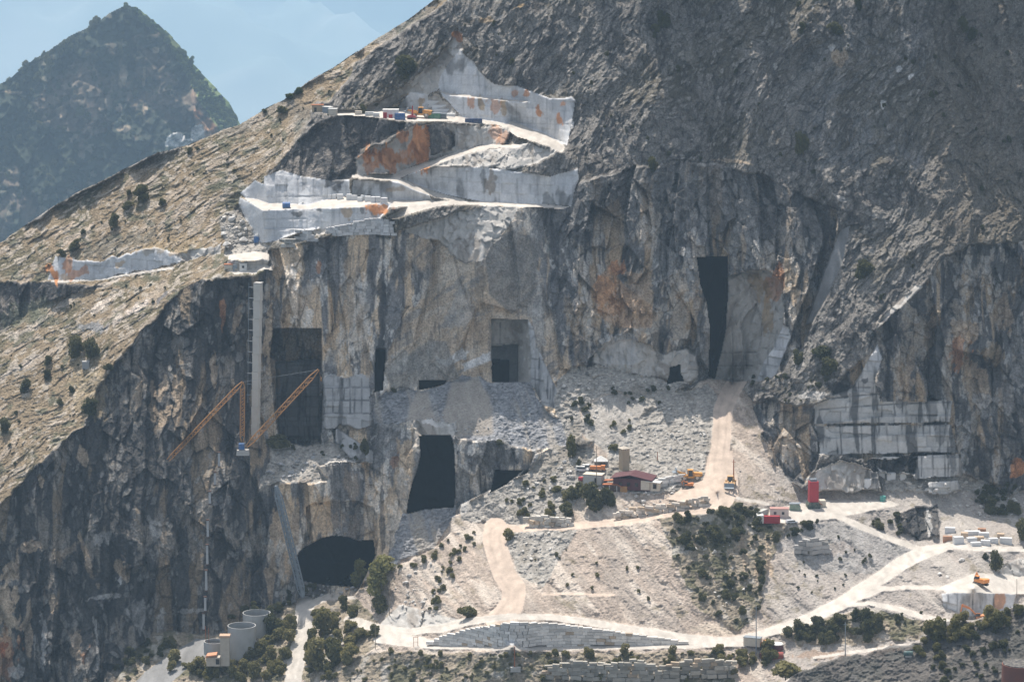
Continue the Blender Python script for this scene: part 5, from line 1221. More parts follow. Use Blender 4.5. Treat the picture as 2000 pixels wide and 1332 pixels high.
p_ = near(1007, 1308); tag(MB().box(0, 0, -.6, 4.2, 2.4, 2.0).build('concrete_block', M_CON, loc=p_), 'pale concrete block under the rusty signal post', 'block')
p_ = near(812, 1262)
t = thing('road_frame', 'small rusty steel frame beside the bottom road', 'frame', p_)
MB().tube((-.9, 0, -.3), (-.9, 0, 4.2), .1).tube((.9, 0, -.3), (.9, 0, 4.2), .1).tube((-.9, 0, 4.1), (.9, 0, 4.1), .08).tube((-.9, 0, 2), (.9, 0, 2), .06).build('frame', M_RUST, t)

# ---- uppermost terrace ---------------------------------------------------------------------
def hut(name, label, u, v, L_, W_, Hh, mat, rmat, rz=0, door=None, cat='hut'):
    p = near(u, v); t = thing(name, label, cat, (p[0], p[1] + W_ / 2, p[2]), rz)
    MB().box(0, 0, -.6, L_, W_, Hh + .6).build('wall', mat, t)
    MB().box(0, 0, Hh, L_ + .4, W_ + .4, .25).build('roof', rmat, t)
    if door: MB().box(door, -W_ / 2 - .04, 0, 1.2, .1, 2.1).build('door', M_DARK, t)
    return t
hut('open_shed', 'brown shed with open front at the left end of the top terrace', 620, 219, 5.6, 3.5, 3.2, M_BEI, M_RUST, .12, -1.2)
hut('site_cabin', 'blue grey cabin right of the brown shed on the top terrace', 640, 222, 4.4, 3, 3.0, M_STEEL, M_WHT, -.3, cat='cabin')
hut('site_cabin', 'pale cabin touching the blue grey cabin on the top terrace', 650, 225, 4.0, 3, 2.8, M_PWALL, M_WHT, -.1, cat='cabin')
hut('white_shelter', 'long white shelter with red panels on the top terrace', 763, 230, 7.4, 4, 3.6, M_WHT, M_WHT, 0, cat='shelter')
for x, h, lb in ((752, 2.6, 'larger red board on the long white shelter'), (763, 1.6, 'smaller red board on the long white shelter')):
    p_ = near(x, 231); tag(MB().box(0, -.4, 0, 1.8, .3, h).box(0, -.4, h, 1.9, .36, .1).build('red_board', M_RED, loc=p_), lb, 'board')
container('blue container beside the yellow loader on the top terrace', near(781, 234), 0, M_BLU, 5.0, 2.4, 3.0)
container('dark blue container at the foot of the pale wall on the terrace', near(925, 240), -.05, paint('navy', (.025, .06, .16)), 8.2, 2.4, 1.9)
hut('green_compressor', 'green compressor right of the yellow loader on the top terrace', 848, 232, 6.0, 2.5, 2.4, paint('comp_green', (.06, .20, .12)), M_STEEL, cat='compressor')
hut('dark_generator', 'dark slatted generator below the pale steps on the top terrace', 862, 232, 5.0, 2.5, 2.2, paint('dark_slate', (.10, .13, .16)), M_STEEL, cat='generator')
p_ = near(805, 233)
t = thing('drill_rig', 'red drill rig with upright mast beside the yellow loader', 'drill rig', p_)
MB().prism([(-2.4, 0), (-2.4, 1.6), (-.6, 2.0), (1.8, 1.4), (2.2, 0)], -.9, .9).build('carriage', paint('rig_red', (.36, .05, .07)), t); MB().box(.2, 0, 1.2, .7, .7, 5.2, top=.6).build('mast', M_RED, t)
for y in (-.9, .9): MB().prism([(-2, 0), (-2.2, .4), (-1.8, .7), (1.8, .7), (2.2, .4), (2, 0)], y - .2, y + .2).build('track', M_BLK, t)
for u, v, s_, lb in ((700, 224, 3.4, 'low pale crate row at the left of the top terrace'), (722, 226, 4.4, 'grey steel basket on the top terrace'), (735, 228, 3.0, 'small white tank cage left of the white shelter')):
    p_ = near(u, v); t = thing('crate', lb, 'crate', p_); MB().box(0, 0, 0, s_, 2, 1.7).build('bin', M_PWALL if u < 720 else M_WHT, t); MB().box(0, -1.02, .2, s_ * .8, .06, .2).box(0, -1.02, 1.2, s_ * .8, .06, .2).build('slat', M_STEEL, t)
# pale sawn steps right of the loader
for k, (u, v, L_) in enumerate([(848, 201, 6), (858, 209, 7), (863, 217, 8), (870, 226, 9)]):
    p_ = near(u, v); tag(MB().box(0, 1.5, -2.2, L_, 4, 3.0).box(0, 1.5, .8, L_ - .3, 3.8, .1).build('marble_step', MATS['road_dust_white'] if 'road_dust_white' in MATS else paint('marble_white', (.62, .63, .64), .6, .25, 0, .4, (.45, .46, .48)), loc=p_),
        ('highest', 'second', 'third', 'lowest')[k] + ' sawn white marble step right of the yellow loader', 'marble step', 'sawn marble steps')
# ---- middle benches
M_MAR = paint('marble_white', (.62, .63, .64), .6, .25, 0, .4, (.45, .46, .48))
for k, (u, v, w, h) in enumerate([(644, 389, 8, 9), (653, 389, 8, 9), (664, 390, 12, 10), (682, 391, 10, 11), (692, 391, 12, 9), (703, 394, 10, 8), (709, 392, 8, 10), (718, 394, 11, 10), (729, 396, 9, 11), (738, 396, 9, 11), (750, 398, 12, 11)]):
    s_ = 1520 / F; p_ = near(u, v)
    pos = ['first', 'second', 'third', 'fourth', 'fifth', 'sixth', 'seventh', 'eighth', 'ninth', 'tenth', 'last'][k]
    m = MB().box(0, 1.2, -.5, w * s_, 2.6, h * s_ + .5, rz=RND.uniform(-.2, .2)); m.box(0, 1.2, -.6, w * s_ * .9, 2.4, .1)
    tag(m.build('marble_block', M_MAR, loc=p_), pos + ' white marble block from the left in the row on the bench', 'marble block', 'white blocks in a row on the bench')
p_ = near(559, 407)
t = thing('blue_tank', 'blue cylindrical tank lying on the edge of the bench', 'tank', p_); MB().tube((-1.8, 1, 1.4), (1.8, 1, 1.4), 1.4, n=18).build('drum', M_BLU, t); MB().box(0, 1, -.2, 3, 1.6, .6).build('cradle', M_STEEL, t)
p_ = near(501, 474)
t = thing('blue_bin', 'dark blue bin against the corner of the tall sawn wall', 'bin', p_); MB().box(0, 0, 0, 2.4, 2.2, 3.0).build('bin', M_BLU, t); MB().box(0, 0, 3.0, 2.2, 2.0, .9, top=.7).build('lid', M_WHT, t)
hut('stone_hut', 'cream hut with red tiled roof on the ledge above the cliff', 446, 529, 3.8, 3, 2.8, M_PWALL, M_RUST)
hut('grey_booth', 'grey booth between the cream hut and the white hut', 459, 528, 1.9, 2, 2.2, M_STEEL, M_STEEL)
wh = hut('white_hut', 'small white hut with a window on the ledge above the cliff', 475, 529, 3.4, 3, 3.2, M_WHT, M_WHT, 0)
MB().box(0, -1.54, 1.3, 1.0, .1, 1.1).build('window', M_GLS, wh)
p_ = near(168, 716); tag(MB().box(0, 0, -1, 3.2, 3.0, 3.4).box(0, 0, 2.4, 3.5, 3.3, .2).build('stone_box', paint('box_grey', (.34, .35, .36)), loc=p_), 'small grey concrete box below the big bush on the left slope', 'hut')

# ---- walls laid of marble blocks -----------------------------------------------------------
def block_wall(label, top, bot, course=1.7, lo=2.4, hi=4.2, thick=1.6, seed=1, base=(.62, .595, .56), rough_=.12, ochre=.08, lift=.8):
    r = random.Random(seed); T = np.asarray(top, float); B = np.asarray(bot, float)
    uu = np.linspace(B[0, 0], B[-1, 0], 60); vb = np.interp(uu, B[:, 0], B[:, 1]); vt = np.interp(uu, T[:, 0], T[:, 1])
    Pb = np.array([at(a, b) for a, b in zip(uu, vb)]); Pb[:, 1] = np.convolve(np.pad(Pb[:, 1], 4, mode='edge'), np.ones(9) / 9, 'valid') - lift
    zt = np.array([pt(a, b, y)[2] for a, b, y in zip(uu, vt, Pb[:, 1])]); zb = np.array([pt(a, b, y)[2] for a, b, y in zip(uu, vb, Pb[:, 1])])
    s_ = np.r_[0, np.cumsum(np.hypot(np.diff(Pb[:, 0]), np.diff(Pb[:, 1])))]
    o = np.array([Pb[0, 0], Pb[0, 1], zb.min()]); m = MB(); cols = []
    z = zb.min()
    while z < zt.max():
        x = -r.random() * lo
        while x < s_[-1]:
            w = r.uniform(lo, hi); c = x + w / 2
            if 0 <= c <= s_[-1]:
                zzb, zzt = np.interp(c, s_, zb), np.interp(c, s_, zt)
                if z + .3 < zzt and z + course > zzb:
                    px, py = np.interp(c, s_, Pb[:, 0]), np.interp(c, s_, Pb[:, 1])
                    px2, py2 = np.interp(c + .5, s_, Pb[:, 0]), np.interp(c + .5, s_, Pb[:, 1])
                    an = math.atan2(py2 - py, px2 - px) + r.uniform(-rough_, rough_) * .3
                    h = min(course * r.uniform(.88, .97), max(zzt - z, .35))
                    m.box(px - o[0] + r.uniform(-rough_, rough_), py - o[1] + r.uniform(-rough_, rough_) * 2, z - o[2], w - .14, thick, h, rz=an, ry=r.uniform(-1, 1) * rough_ * .1)
                    k = r.uniform(.75, 1.2); cc = np.array(base) * k
                    if r.random() < ochre: cc = np.array((.50, .40, .30)) * r.uniform(.8, 1.1)
                    cols += [(*cc, 1)] * 8
            x += w
        z += course
    ob = m.build('block_wall', MATS['sawn_marble'], loc=o)
    a = ob.data.attributes.new('albedo', 'FLOAT_COLOR', 'POINT'); a.data.foreach_set('color', np.array(cols, np.float32).ravel())
    return tag(ob, label, 'retaining wall')
block_wall('long curved retaining wall of marble blocks inside the bottom hairpin', [(835, 1253), (860, 1243), (920, 1227), (1000, 1214), (1080, 1216), (1180, 1229), (1280, 1243), (1345, 1253)], [(835, 1257), (1000, 1258), (1200, 1257), (1345, 1256)], 1.35, 2.0, 4.4, seed=3, base=(.68, .655, .62), ochre=.06)
p_ = near(1018, 1228); tag(MB().box(0, -3.2, -.6, 1.1, .15, 1.1).box(0, -3.1, -.5, .9, .1, .9).build('red_sign', M_RED, loc=p_), 'small square red sign on the marble block wall', 'sign')
block_wall('low rough block wall along the tan road below the workshop', [(1205, 1000), (1240, 990), (1300, 985), (1345, 975), (1390, 965)], [(1205, 1012), (1260, 1006), (1320, 996), (1390, 982)], 1.3, 1.6, 4.0, 1.6, 5, (.62, .57, .51), .6, .2)
block_wall('tumbled block wall at the top of the white spur', [(1028, 1010), (1060, 1006), (1115, 1012)], [(1028, 1028), (1060, 1028), (1118, 1026)], 1.7, 2, 3.4, 1.6, 6, (.62, .585, .53), .6, .15)
block_wall('short stack of big grey marble blocks on the grey slope', [(1549, 1056), (1600, 1049), (1612, 1060), (1618, 1068)], [(1555, 1080), (1590, 1080), (1618, 1076)], 1.9, 3.2, 4.4, 1.8, 7, (.40, .39, .38), .15, .0)
block_wall('mossy block wall on the slope under the bottom road', [(1066, 1300), (1120, 1288), (1190, 1296), (1240, 1286), (1290, 1300), (1360, 1284), (1440, 1290)], [(1066, 1322), (1240, 1330), (1440, 1316)], 1.7, 1.8, 4.6, 1.6, 8, (.40, .375, .33), .6, .08)
block_wall('stepped wall of white blocks under the ochre bench', [(640, 445), (660, 441), (680, 438), (700, 431), (722, 427), (756, 426), (772, 436)], [(640, 455), (680, 456), (730, 458), (772, 457)], 1.35, 1.8, 3.0, 1.6, 9, (.60, .60, .60), .08, .0)
block_wall('two course block wall left of the stepped white wall', [(582, 449), (614, 449)], [(582, 468), (614, 468)], 1.6, 3, 4.6, 1.6, 10, (.50, .50, .50), .08, .0)
block_wall('single squared block stack on the cliff edge', [(556, 467), (574, 467)], [(556, 482), (574, 482)], 1.7, 3.8, 4.2, 2.0, 11, (.50, .49, .46), .08, .0)
block_wall('short row of blocks in front of the right spur', [(1255, 940), (1310, 930), (1330, 926)], [(1262, 950), (1310, 942), (1330, 938)], 1.6, 3, 4, 1.8, 12, (.62, .62, .61), .25, .0)
# stock of blocks on the right
STK = [(1856, 1040, 20, 10, 0), (1851, 1056, 18, 9, 1), (1872, 1062, 20, 14, 0), (1884, 1050, 14, 10, 2), (1893, 1045, 18, 8, 0), (1905, 1044, 20, 7, 0), (1898, 1058, 20, 8, 0), (1913, 1056, 18, 8, 2), (1922, 1048, 20, 8, 0), (1906, 1066, 20, 7, 0), (1925, 1064, 18, 9, 0), (1940, 1060, 18, 9, 0), (1918, 1040, 16, 8, 1), (1955, 1050, 14, 8, 2), (1965, 1062, 24, 12, 0), (1695, 951, 14, 16, 0), (1740, 935, 18, 12, 0), (1722, 930, 14, 10, 0), (1764, 935, 12, 12, 0)]
for k, (u, v, w, h, c) in enumerate(STK):
    s_ = 1400 / F; p_ = near(u, v)
    mt = (M_MAR, paint('brown_block', (.38, .20, .12)), paint('tan_block', (.56, .42, .30)))[c]
    m = MB().box(0, .8, -.8, w * s_, 2.4, h * s_ + .8, rz=RND.uniform(-.25, .25)).box(0, .8, -.9, w * s_ * .9, 2.2, .1)
    side = 'on the right stockyard' if k < 15 else 'on the shelf below the sawn wall'
    tag(m.build('marble_block', mt, loc=p_), ('squared white marble block ', 'brown faced marble block ', 'tan stained marble block ')[c] + side, 'marble block', ('white blocks ', 'brown blocks ', 'tan blocks ')[c] + side)
# ---------------------------------------------------------------- shrubs and trees
def leaf_mat(name, c, c2):
    m = bpy.data.materials.new(name); m.use_nodes = True
    nt = m.node_tree; N = nt.nodes; L = nt.links; bs = N['Principled BSDF']; bs.inputs['Roughness'].default_value = .7; bs.inputs['Specular IOR Level'].default_value = .2
    oi = N.new('ShaderNodeObjectInfo'); tc = N.new('ShaderNodeTexCoord'); nz = N.new('ShaderNodeTexNoise'); nz.inputs['Scale'].default_value = 2.2; nz.inputs['Detail'].default_value = 4
    L.new(tc.outputs['Object'], nz.inputs['Vector'])
    ad = N.new('ShaderNodeMath'); ad.operation = 'ADD'; L.new(oi.outputs['Random'], ad.inputs[0]); L.new(nz.outputs['Fac'], ad.inputs[1])
    mr = N.new('ShaderNodeMapRange'); mr.inputs['From Min'].default_value = .35; mr.inputs['From Max'].default_value = 1.4; L.new(ad.outputs[0], mr.inputs['Value'])
    mx = N.new('ShaderNodeMix'); mx.data_type = 'RGBA'; mx.inputs['A'].default_value = (*c, 1); mx.inputs['B'].default_value = (*c2, 1)
    L.new(mr.outputs[0], mx.inputs['Factor']); L.new(mx.outputs['Result'], bs.inputs['Base Color'])
    tr_ = N.new('ShaderNodeBsdfTranslucent'); L.new(mx.outputs['Result'], tr_.inputs['Color']); ms_ = N.new('ShaderNodeMixShader'); ms_.inputs[0].default_value = .42
    L.new(bs.outputs[0], ms_.inputs[1]); L.new(tr_.outputs[0], ms_.inputs[2]); L.new(ms_.outputs[0], N['Material Output'].inputs['Surface'])
    return m
M_LEAF = leaf_mat('olive_leaves', (.12, .12, .045), (.27, .24, .105)); M_DLEAF = leaf_mat('dark_leaves', (.06, .068, .03), (.155, .15, .07)); M_FLEAF = leaf_mat('sunny_leaves', (.06, .085, .03), (.12, .15, .055))
M_BARK = paint('bark', (.14, .11, .08), .9, .4)
def crown_mesh(name, seed, n=1100, tall=1.0, leaf=.13, clumps=9, low=0.0):
    r = np.random.RandomState(seed); V_, F_ = [], []
    cs = []
    for k in range(clumps):
        a = r.rand() * 2 * pi; h = r.rand() ** .8; rad = .62 * (1 - .35 * h) * (.35 + .65 * r.rand())
        cs.append((rad * cos(a), rad * sin(a), (low + .30 + h * 1.15) * tall, r.uniform(.28, .5)))
    tot = sum(c[3] ** 2 for c in cs)
    for cx, cy, cz, cr_ in cs:
        k = int(n * cr_ ** 2 / tot)
        d = r.normal(size=(k, 3)); d /= np.linalg.norm(d, axis=1)[:, None]
        rr = cr_ * (1 - .35 * r.rand(k) ** 2) * (1 + .25 * r.rand(k))
        P = np.array((cx, cy, cz)) + d * rr[:, None] * np.array((1, 1, .85))
        for p, dd in zip(P, d):
            if p[2] < -.05: continue
            nrm = dd + r.normal(size=3) * .7; nrm /= np.linalg.norm(nrm)
            a = np.cross(nrm, r.normal(size=3)); a /= np.linalg.norm(a); b = np.cross(nrm, a)
            s_ = leaf * r.uniform(.5, 1.25); i = len(V_)
            V_ += [p - a * s_ - b * s_ * .6, p + a * s_ * .3 - b * s_ * .8, p + a * s_ + b * s_ * .2, p - a * s_ * .2 + b * s_ * .9]; F_.append((i, i + 1, i + 2, i + 3))
    me = bpy.data.meshes.new(name); me.from_pydata([tuple(q) for q in V_], [], F_); me.update()
    return me
def stem_mesh(seed, h=1.0, tall=False):
    r = random.Random(seed); m = MB(); m.tube((0, 0, -.25), (0, 0, h * .5), .05, .035, n=6)
    for k in range(4):
        a = r.uniform(0, 6.28); m.tube((0, 0, h * r.uniform(.2, .5)), (.4 * cos(a), .4 * sin(a), h * r.uniform(.6, 1.0)), .03, .012, n=5)
    me = bpy.data.meshes.new('stem'); me.from_pydata(m.v, [], m.f); me.update(); me.materials.append(M_BARK); return me
def variants(mat, specs):
    out = []
    for (sd, kw) in specs:
        me = crown_mesh('foliage', sd, **kw); me.materials.append(mat); out.append(me)
    return out
BUSH = variants(M_LEAF, [(1, {}), (2, dict(clumps=7)), (3, dict(clumps=12)), (4, dict(tall=1.25))])
DARK = variants(M_DLEAF, [(11, {}), (12, dict(clumps=8)), (13, dict(clumps=11, tall=1.15)), (14, dict(tall=.85))])
SUNNY = variants(M_FLEAF, [(21, {}), (22, dict(clumps=8)), (23, dict(tall=1.2))])
M_TLEAF = leaf_mat('tree_leaves', (.15, .16, .06), (.32, .30, .13))
TALL = variants(M_TLEAF, [(31, dict(n=1500, clumps=14, tall=1.6, leaf=.11, low=.15)), (32, dict(n=1500, clumps=12, tall=1.7, leaf=.11, low=.1))])
SMALL = {id(L): [crown_mesh('foliage', 40 + i, n=260, leaf=.2, clumps=6) for i in range(3)] for L in (BUSH, DARK, SUNNY)}
for L_, m_ in ((BUSH, M_LEAF), (DARK, M_DLEAF), (SUNNY, M_FLEAF)):
    for me in SMALL[id(L_)]: me.materials.append(m_)
STEM = [stem_mesh(i) for i in range(3)]; TSTEM = [stem_mesh(9, 2.0)]
vr = random.Random(21)
QUEUE = []
def bush(u, v, w, h, lib, label, group=None, name='shrub', cat='shrub', posfn=None, now=True):
    if not now and name == 'shrub': QUEUE.append((w * h, (u, v, w, h, lib, label, group, name, cat, posfn))); return
    return bush_(u, v, w, h, lib, label, group, name, cat, posfn)
def bush_(u, v, w, h, lib, label, group=None, name='shrub', cat='shrub', posfn=None):
    p = (posfn or at)(u, v); s_ = p[1] / F
    if isinstance(lib, list) and id(lib) in SMALL and max(w, h) < 15:
        o = bpy.data.objects.new(name, SMALL[id(lib)][vr.randrange(3)]); coll.objects.link(o); tag(o, label, cat, group)
    else:
        o = thing(name, label, cat, (0, 0, 0), 0, group)
        f = bpy.data.objects.new('foliage', lib[vr.randrange(len(lib))]); coll.objects.link(f); f.parent = o
        g = bpy.data.objects.new('stem', (TSTEM if lib is TALL else STEM)[0 if lib is TALL else vr.randrange(3)]); coll.objects.link(g); g.parent = o
    zt = 2.9 if lib is TALL else 1.75
    o.scale = (w * s_ / 2, w * s_ / 2 * .9, h * s_ / zt); o.rotation_euler = (vr.uniform(-.15, .15), vr.uniform(-.15, .15), vr.uniform(0, 6.28))
    o.location = (p[0], p[1] - .2, p[2] - h * s_ * .08)
    return o
NAMED = [  # base u, base v, width, height in px, foliage, label
 (795,156,52,50,DARK,'big round dark bush under the top of the mountain ridge'),
 (735,208,28,24,DARK,'dark bush just above the left part of the top terrace'),
 (712,222,14,20,DARK,'small tree on the top terrace beside the pale crates'),
 (583,184,16,14,SUNNY,'thin tree standing out on the ridge line against the blue haze'),
 (564,195,22,12,SUNNY,'low green bush on the ridge line left of the thin tree'),
 (551,220,24,16,DARK,'dark bush just below the ridge line near the brown shed'),
 (517,222,12,10,DARK,'little bush on the ridge low on the left skyline'),
 (372,300,13,13,DARK,'round dark bush under the small white quarry behind the ridge'),
 (386,294,9,7,DARK,'tiny bush beside the round one under the small white quarry'),
 (278,392,34,34,DARK,'largest round dark bush on the upper left slope'),
 (251,408,24,16,DARK,'flat dark bush just below the largest bush of the upper left slope'),
 (252,382,12,13,DARK,'small round bush left of the largest bush of the upper left slope'),
 (318,402,15,14,DARK,'round bush alone right of the largest bush of the upper left slope'),
 (225,444,22,26,DARK,'greyish bush on the middle of the left slope'),
 (147,488,24,26,DARK,'bushy clump above the left end of the long white cut'),
 (163,458,11,12,DARK,'small bush above the bushy clump over the long white cut'),
 (120,500,20,15,DARK,'dark bush touching the left tip of the long white cut'),
 (176,702,34,40,DARK,'right half of the big dark green bush on the left slope'),
 (146,700,38,48,DARK,'left half of the big dark green bush on the left slope'),
 (93,712,18,20,DARK,'upper of two bushes one above the other left of the big bush'),
 (93,740,20,20,DARK,'lower of two bushes one above the other left of the big bush'),
 (50,764,26,26,DARK,'round dark bush low on the left slope near the frame edge'),
 (10,845,26,32,DARK,'dark bush cut by the left frame edge'),
 (139,764,14,14,DARK,'small round bush near the rim of the left cliff'),
 (117,792,14,13,DARK,'round dark bush low on the sunny slope above the cliff rim'),
 (180,808,36,32,DARK,'spreading dark bush clinging to the rim of the left cliff'),
 (212,722,20,16,DARK,'bush on the cliff rim right of the big dark green bush'),
 (235,706,12,11,DARK,'small bush on the cliff rim beside the grey concrete box'),
 (1690,544,36,34,DARK,'large round dark bush alone on the grey slope at right'),
 (1560,708,26,32,DARK,'dark bush at the left end of the shelf right of the haul road'),
 (1600,702,48,30,DARK,'wide dark bush in the middle of the shelf under the grey slope'),
 (1624,732,34,34,DARK,'round dark bush at the right end of the shelf under the grey slope'),
 (1298,50,28,36,DARK,'dark bush near the top of the grey mountainside'),
 (1280,62,18,16,DARK,'smaller bush left below the bush near the mountain top'),
 (1570,300,28,40,DARK,'tall dark bush in the gully of the grey mountainside'),
 (1275,338,24,34,DARK,'dark bush hanging in the gully above the big cliff'),
 (1632,66,34,24,DARK,'wide dark bush on the upper right crag'),
 (1676,20,16,26,DARK,'narrow dark bush at the top edge on the right crag'),
 (1567,66,16,24,DARK,'dark bush left of the wide one on the upper right crag'),
 (1880,65,22,34,DARK,'dark bush high on the far right slope'),
 (1902,78,22,22,DARK,'second dark bush touching the one high on the far right slope'),
 (700,1150,34,60,TALL,'slim tall tree left of the big tree at the cave mouth'),
 (738,1172,56,84,TALL,'tall leafy tree in front of the lower cave mouth'),
 (748,1135,52,52,TALL,'leaning tree top spreading above the tall tree by the cave mouth'),
 (738,1200,38,36,DARK,'dark low bush at the foot of the tall tree by the cave mouth'),
 (1152,990,52,54,DARK,'biggest dark bush of the thicket left of the workshop'),
 (1124,975,36,42,DARK,'left upper bush of the thicket below the white vans'),
 (1183,985,38,42,DARK,'right bush of the thicket below the rusty shed'),
 (1110,1008,36,30,DARK,'lower left bush of the thicket above the block wall'),
 (1118,893,22,36,BUSH,'slim olive tree on the spur above the white vans'),
 (1131,912,12,16,DARK,'small dark conifer behind the white vans'),
 (992,1053,26,22,BUSH,'olive bush inside the bend of the upper hairpin'),
 (912,1206,44,32,BUSH,'olive bush beside the foot of the tan road'),
 (1945,1116,28,40,DARK,'round dark bush above the white bench at right'),
 (1924,1090,14,13,DARK,'small dark bush on the road edge above the white bench'),
 (1996,1056,26,42,DARK,'dark bush cut by the right frame edge near the stockyard'),
 (487,1268,26,40,BUSH,'olive bush growing in front of the nearer white tank'),
 (508,1282,30,30,BUSH,'olive bush right below the nearer white tank'),
 (530,1240,36,40,DARK,'dark bush right of the farther white tank'),
 (625,1245,48,62,BUSH,'big olive bush right of the steep white track'),
 (652,1290,52,62,BUSH,'big olive bush in the middle of the spur right of the steep track'),
 (616,1308,46,52,BUSH,'big olive bush at the lower edge of the steep white track'),
 (686,1292,44,46,BUSH,'olive bush right of the middle one on the spur'),
 (700,1250,34,34,BUSH,'olive bush just below the hairpin at the left'),
 (1535,1328,70,40,BUSH,'wide yellow green bush in front of the lying red tank'),
 (545,870,50,24,DARK,'dark shrub growing on the floor of the tall sawn chamber'),
 (975,872,18,15,DARK,'dark bush on top of the rock pillar right of the black cave'),
 (768,766,14,12,DARK,'small bush at the left edge of the grey scree'),
 (710,884,20,34,DARK,'green shrub behind the leaning sawn wall'),
]
for (u, v, w, h, lib, lb) in NAMED: bush(u, v, w * 1.18, h * 1.08, lib, lb, name='tree' if lib is TALL or 'tree' in lb or 'conifer' in lb else 'shrub', cat='tree' if lib is TALL or 'tree' in lb or 'conifer' in lb else 'shrub')
def scatter(poly, n, wr, lib, label, group, name='shrub', asp=(.6, 1.0), posfn=None):
    P = np.asarray(poly); k = 0
    while k < n:
        u = vr.uniform(P[:, 0].min(), P[:, 0].max()); v = vr.uniform(P[:, 1].min(), P[:, 1].max())
        if not inpoly(np.array([u]), np.array([v]), poly)[0]: continue
        k += 1
        if posfn is None and cls[int((v + 90) / ST), int((u + 120) / ST)] in (ROAD, TANROAD): continue
        w = wr[0] + (wr[1] - wr[0]) * vr.random() ** 1.6
        bush(u, v, w, w * vr.uniform(*asp), lib, label, group, name, cat=name, posfn=posfn, now=False)
scatter([(0,570),(140,470),(350,340),(600,200),(760,90),(700,200),(520,330),(430,430),(300,480),(60,540)], 42, (4, 9), DARK, 'small dark shrub dotted over the sunny left ridge', 'small shrubs on the left ridge')
scatter([(0,640),(200,560),(360,550),(300,620),(180,780),(40,940),(0,970)], 26, (4, 11), DARK, 'small dark shrub on the lower sunny slope above the left cliff', 'small shrubs on the lower left slope')
scatter([(880,20),(1240,0),(2000,0),(2000,470),(1850,500),(1650,640),(1640,430),(1480,330),(1200,320),(1130,200),(960,120)], 90, (4, 14), DARK, 'small dark shrub dotting the big grey mountainside', 'small shrubs on the grey mountain', asp=(.7, 1.3))
scatter([(1290,1015),(1440,985),(1478,992),(1490,1040),(1400,1060),(1330,1080)], 60, (10, 30), DARK, 'dark shrub in the thick scrub under the tan road', 'dark scrub under the tan road')
scatter([(1310,1060),(1480,1040),(1500,1090),(1480,1200),(1440,1225),(1370,1190)], 70, (7, 22), DARK, 'dark shrub on the steep stony strip below the scrub', 'shrubs on the steep stony strip')
scatter([(1450,1000),(1500,1030),(1540,1030),(1600,1020),(1560,1050),(1500,1060)], 14, (10, 26), DARK, 'dark shrub on the slope edge below the office cabin', 'shrubs below the office cabin')
scatter([(850,1130),(880,1080),(925,1040),(945,1050),(900,1100),(860,1190),(835,1195)], 30, (8, 20), BUSH, 'olive shrub in the strip down the white spur', 'olive shrubs down the white spur')
scatter([(560,1175),(600,1165),(600,1230),(575,1300),(560,1250)], 14, (10, 26), BUSH, 'olive shrub hugging the left edge of the steep white track', 'shrubs left of the steep track')
scatter([(760,1115),(830,1090),(900,1030),(900,1060),(820,1110)], 12, (8, 18), BUSH, 'olive shrub along the edge above the lower grey scree', 'shrubs above the lower grey scree')
scatter([(950,1010),(1000,950),(1080,930),(1120,960),(1090,1010),(1000,1020)], 26, (9, 24), BUSH, 'olive shrub on the rubble left of the dark thicket', 'olive shrubs left of the thicket')
scatter([(1105,780),(1150,770),(1160,840),(1120,850)], 9, (10, 20), DARK, 'dark shrub at the edge of the upper grey scree', 'shrubs at the edge of the upper scree')
scatter([(1180,760),(1310,755),(1300,790),(1220,790)], 12, (9, 18), DARK, 'dark shrub on the crest above the pale rubble', 'shrubs on the crest above the rubble')
scatter([(1195,820),(1240,810),(1230,900),(1180,900)], 10, (8, 18), BUSH, 'olive shrub on the gully side above the workshop', 'shrubs above the workshop')
scatter([(740,1275),(1060,1280),(1060,1332),(660,1332)], 70, (6, 16), BUSH, 'small dry shrub on the slope under the bottom road', 'dry shrubs under the bottom road')
scatter([(1060,1278),(1440,1274),(1440,1332),(1060,1332)], 80, (8, 24), BUSH, 'dark shrub growing over the mossy block wall', 'shrubs over the mossy wall')
scatter([(1400,1275),(1500,1270),(1520,1310),(1400,1330)], 16, (18, 38), BUSH, 'olive shrub below the box trailer', 'olive shrubs below the trailer')
scatter([(1520,1235),(1600,1215),(1700,1200),(1740,1240),(1560,1262)], 46, (14, 36), DARK, 'dark shrub in the hollow below the right road', 'shrubs in the hollow below the right road')
scatter([(1670,1195),(1720,1195),(1715,1250),(1670,1250)], 9, (18, 34), DARK, 'tall dark shrub in the right of the hollow', 'tall shrubs in the hollow')
scatter([(1740,1190),(1840,1200),(1850,1225),(1760,1235)], 14, (8, 20), DARK, 'shrub on the bank under the lowest white track', 'shrubs under the lowest white track')
scatter([(1790,1275),(1830,1225),(1900,1212),(1990,1180),(2000,1210),(1880,1250),(1820,1310)], 34, (20, 44), BUSH, 'leafy olive bush on the crest of the near dark spur', 'bushes on the crest of the near spur')
scatter([(1820,1290),(1900,1240),(2000,1210),(2000,1300),(1900,1332),(1800,1332)], 34, (8, 26), DARK, 'dark shrub on the dark face of the near spur', 'shrubs on the near spur face')
scatter([(330,1290),(440,1285),(540,1245),(590,1200),(575,1290),(540,1332),(330,1332)], 60, (14, 40), BUSH, 'olive shrub on the knoll left of the steep white track', 'shrubs on the left knoll')
scatter([(215,1290),(300,1250),(345,1255),(330,1290),(280,1310),(240,1332)], 18, (12, 30), DARK, 'dark shrub beside the concrete ramp at the cliff foot', 'shrubs beside the concrete ramp')
scatter([(600,1190),(680,1175),(740,1230),(725,1280),(640,1332),(590,1332)], 46, (14, 34), BUSH, 'olive shrub on the spur right of the steep white track', 'shrubs on the spur by the hairpin')
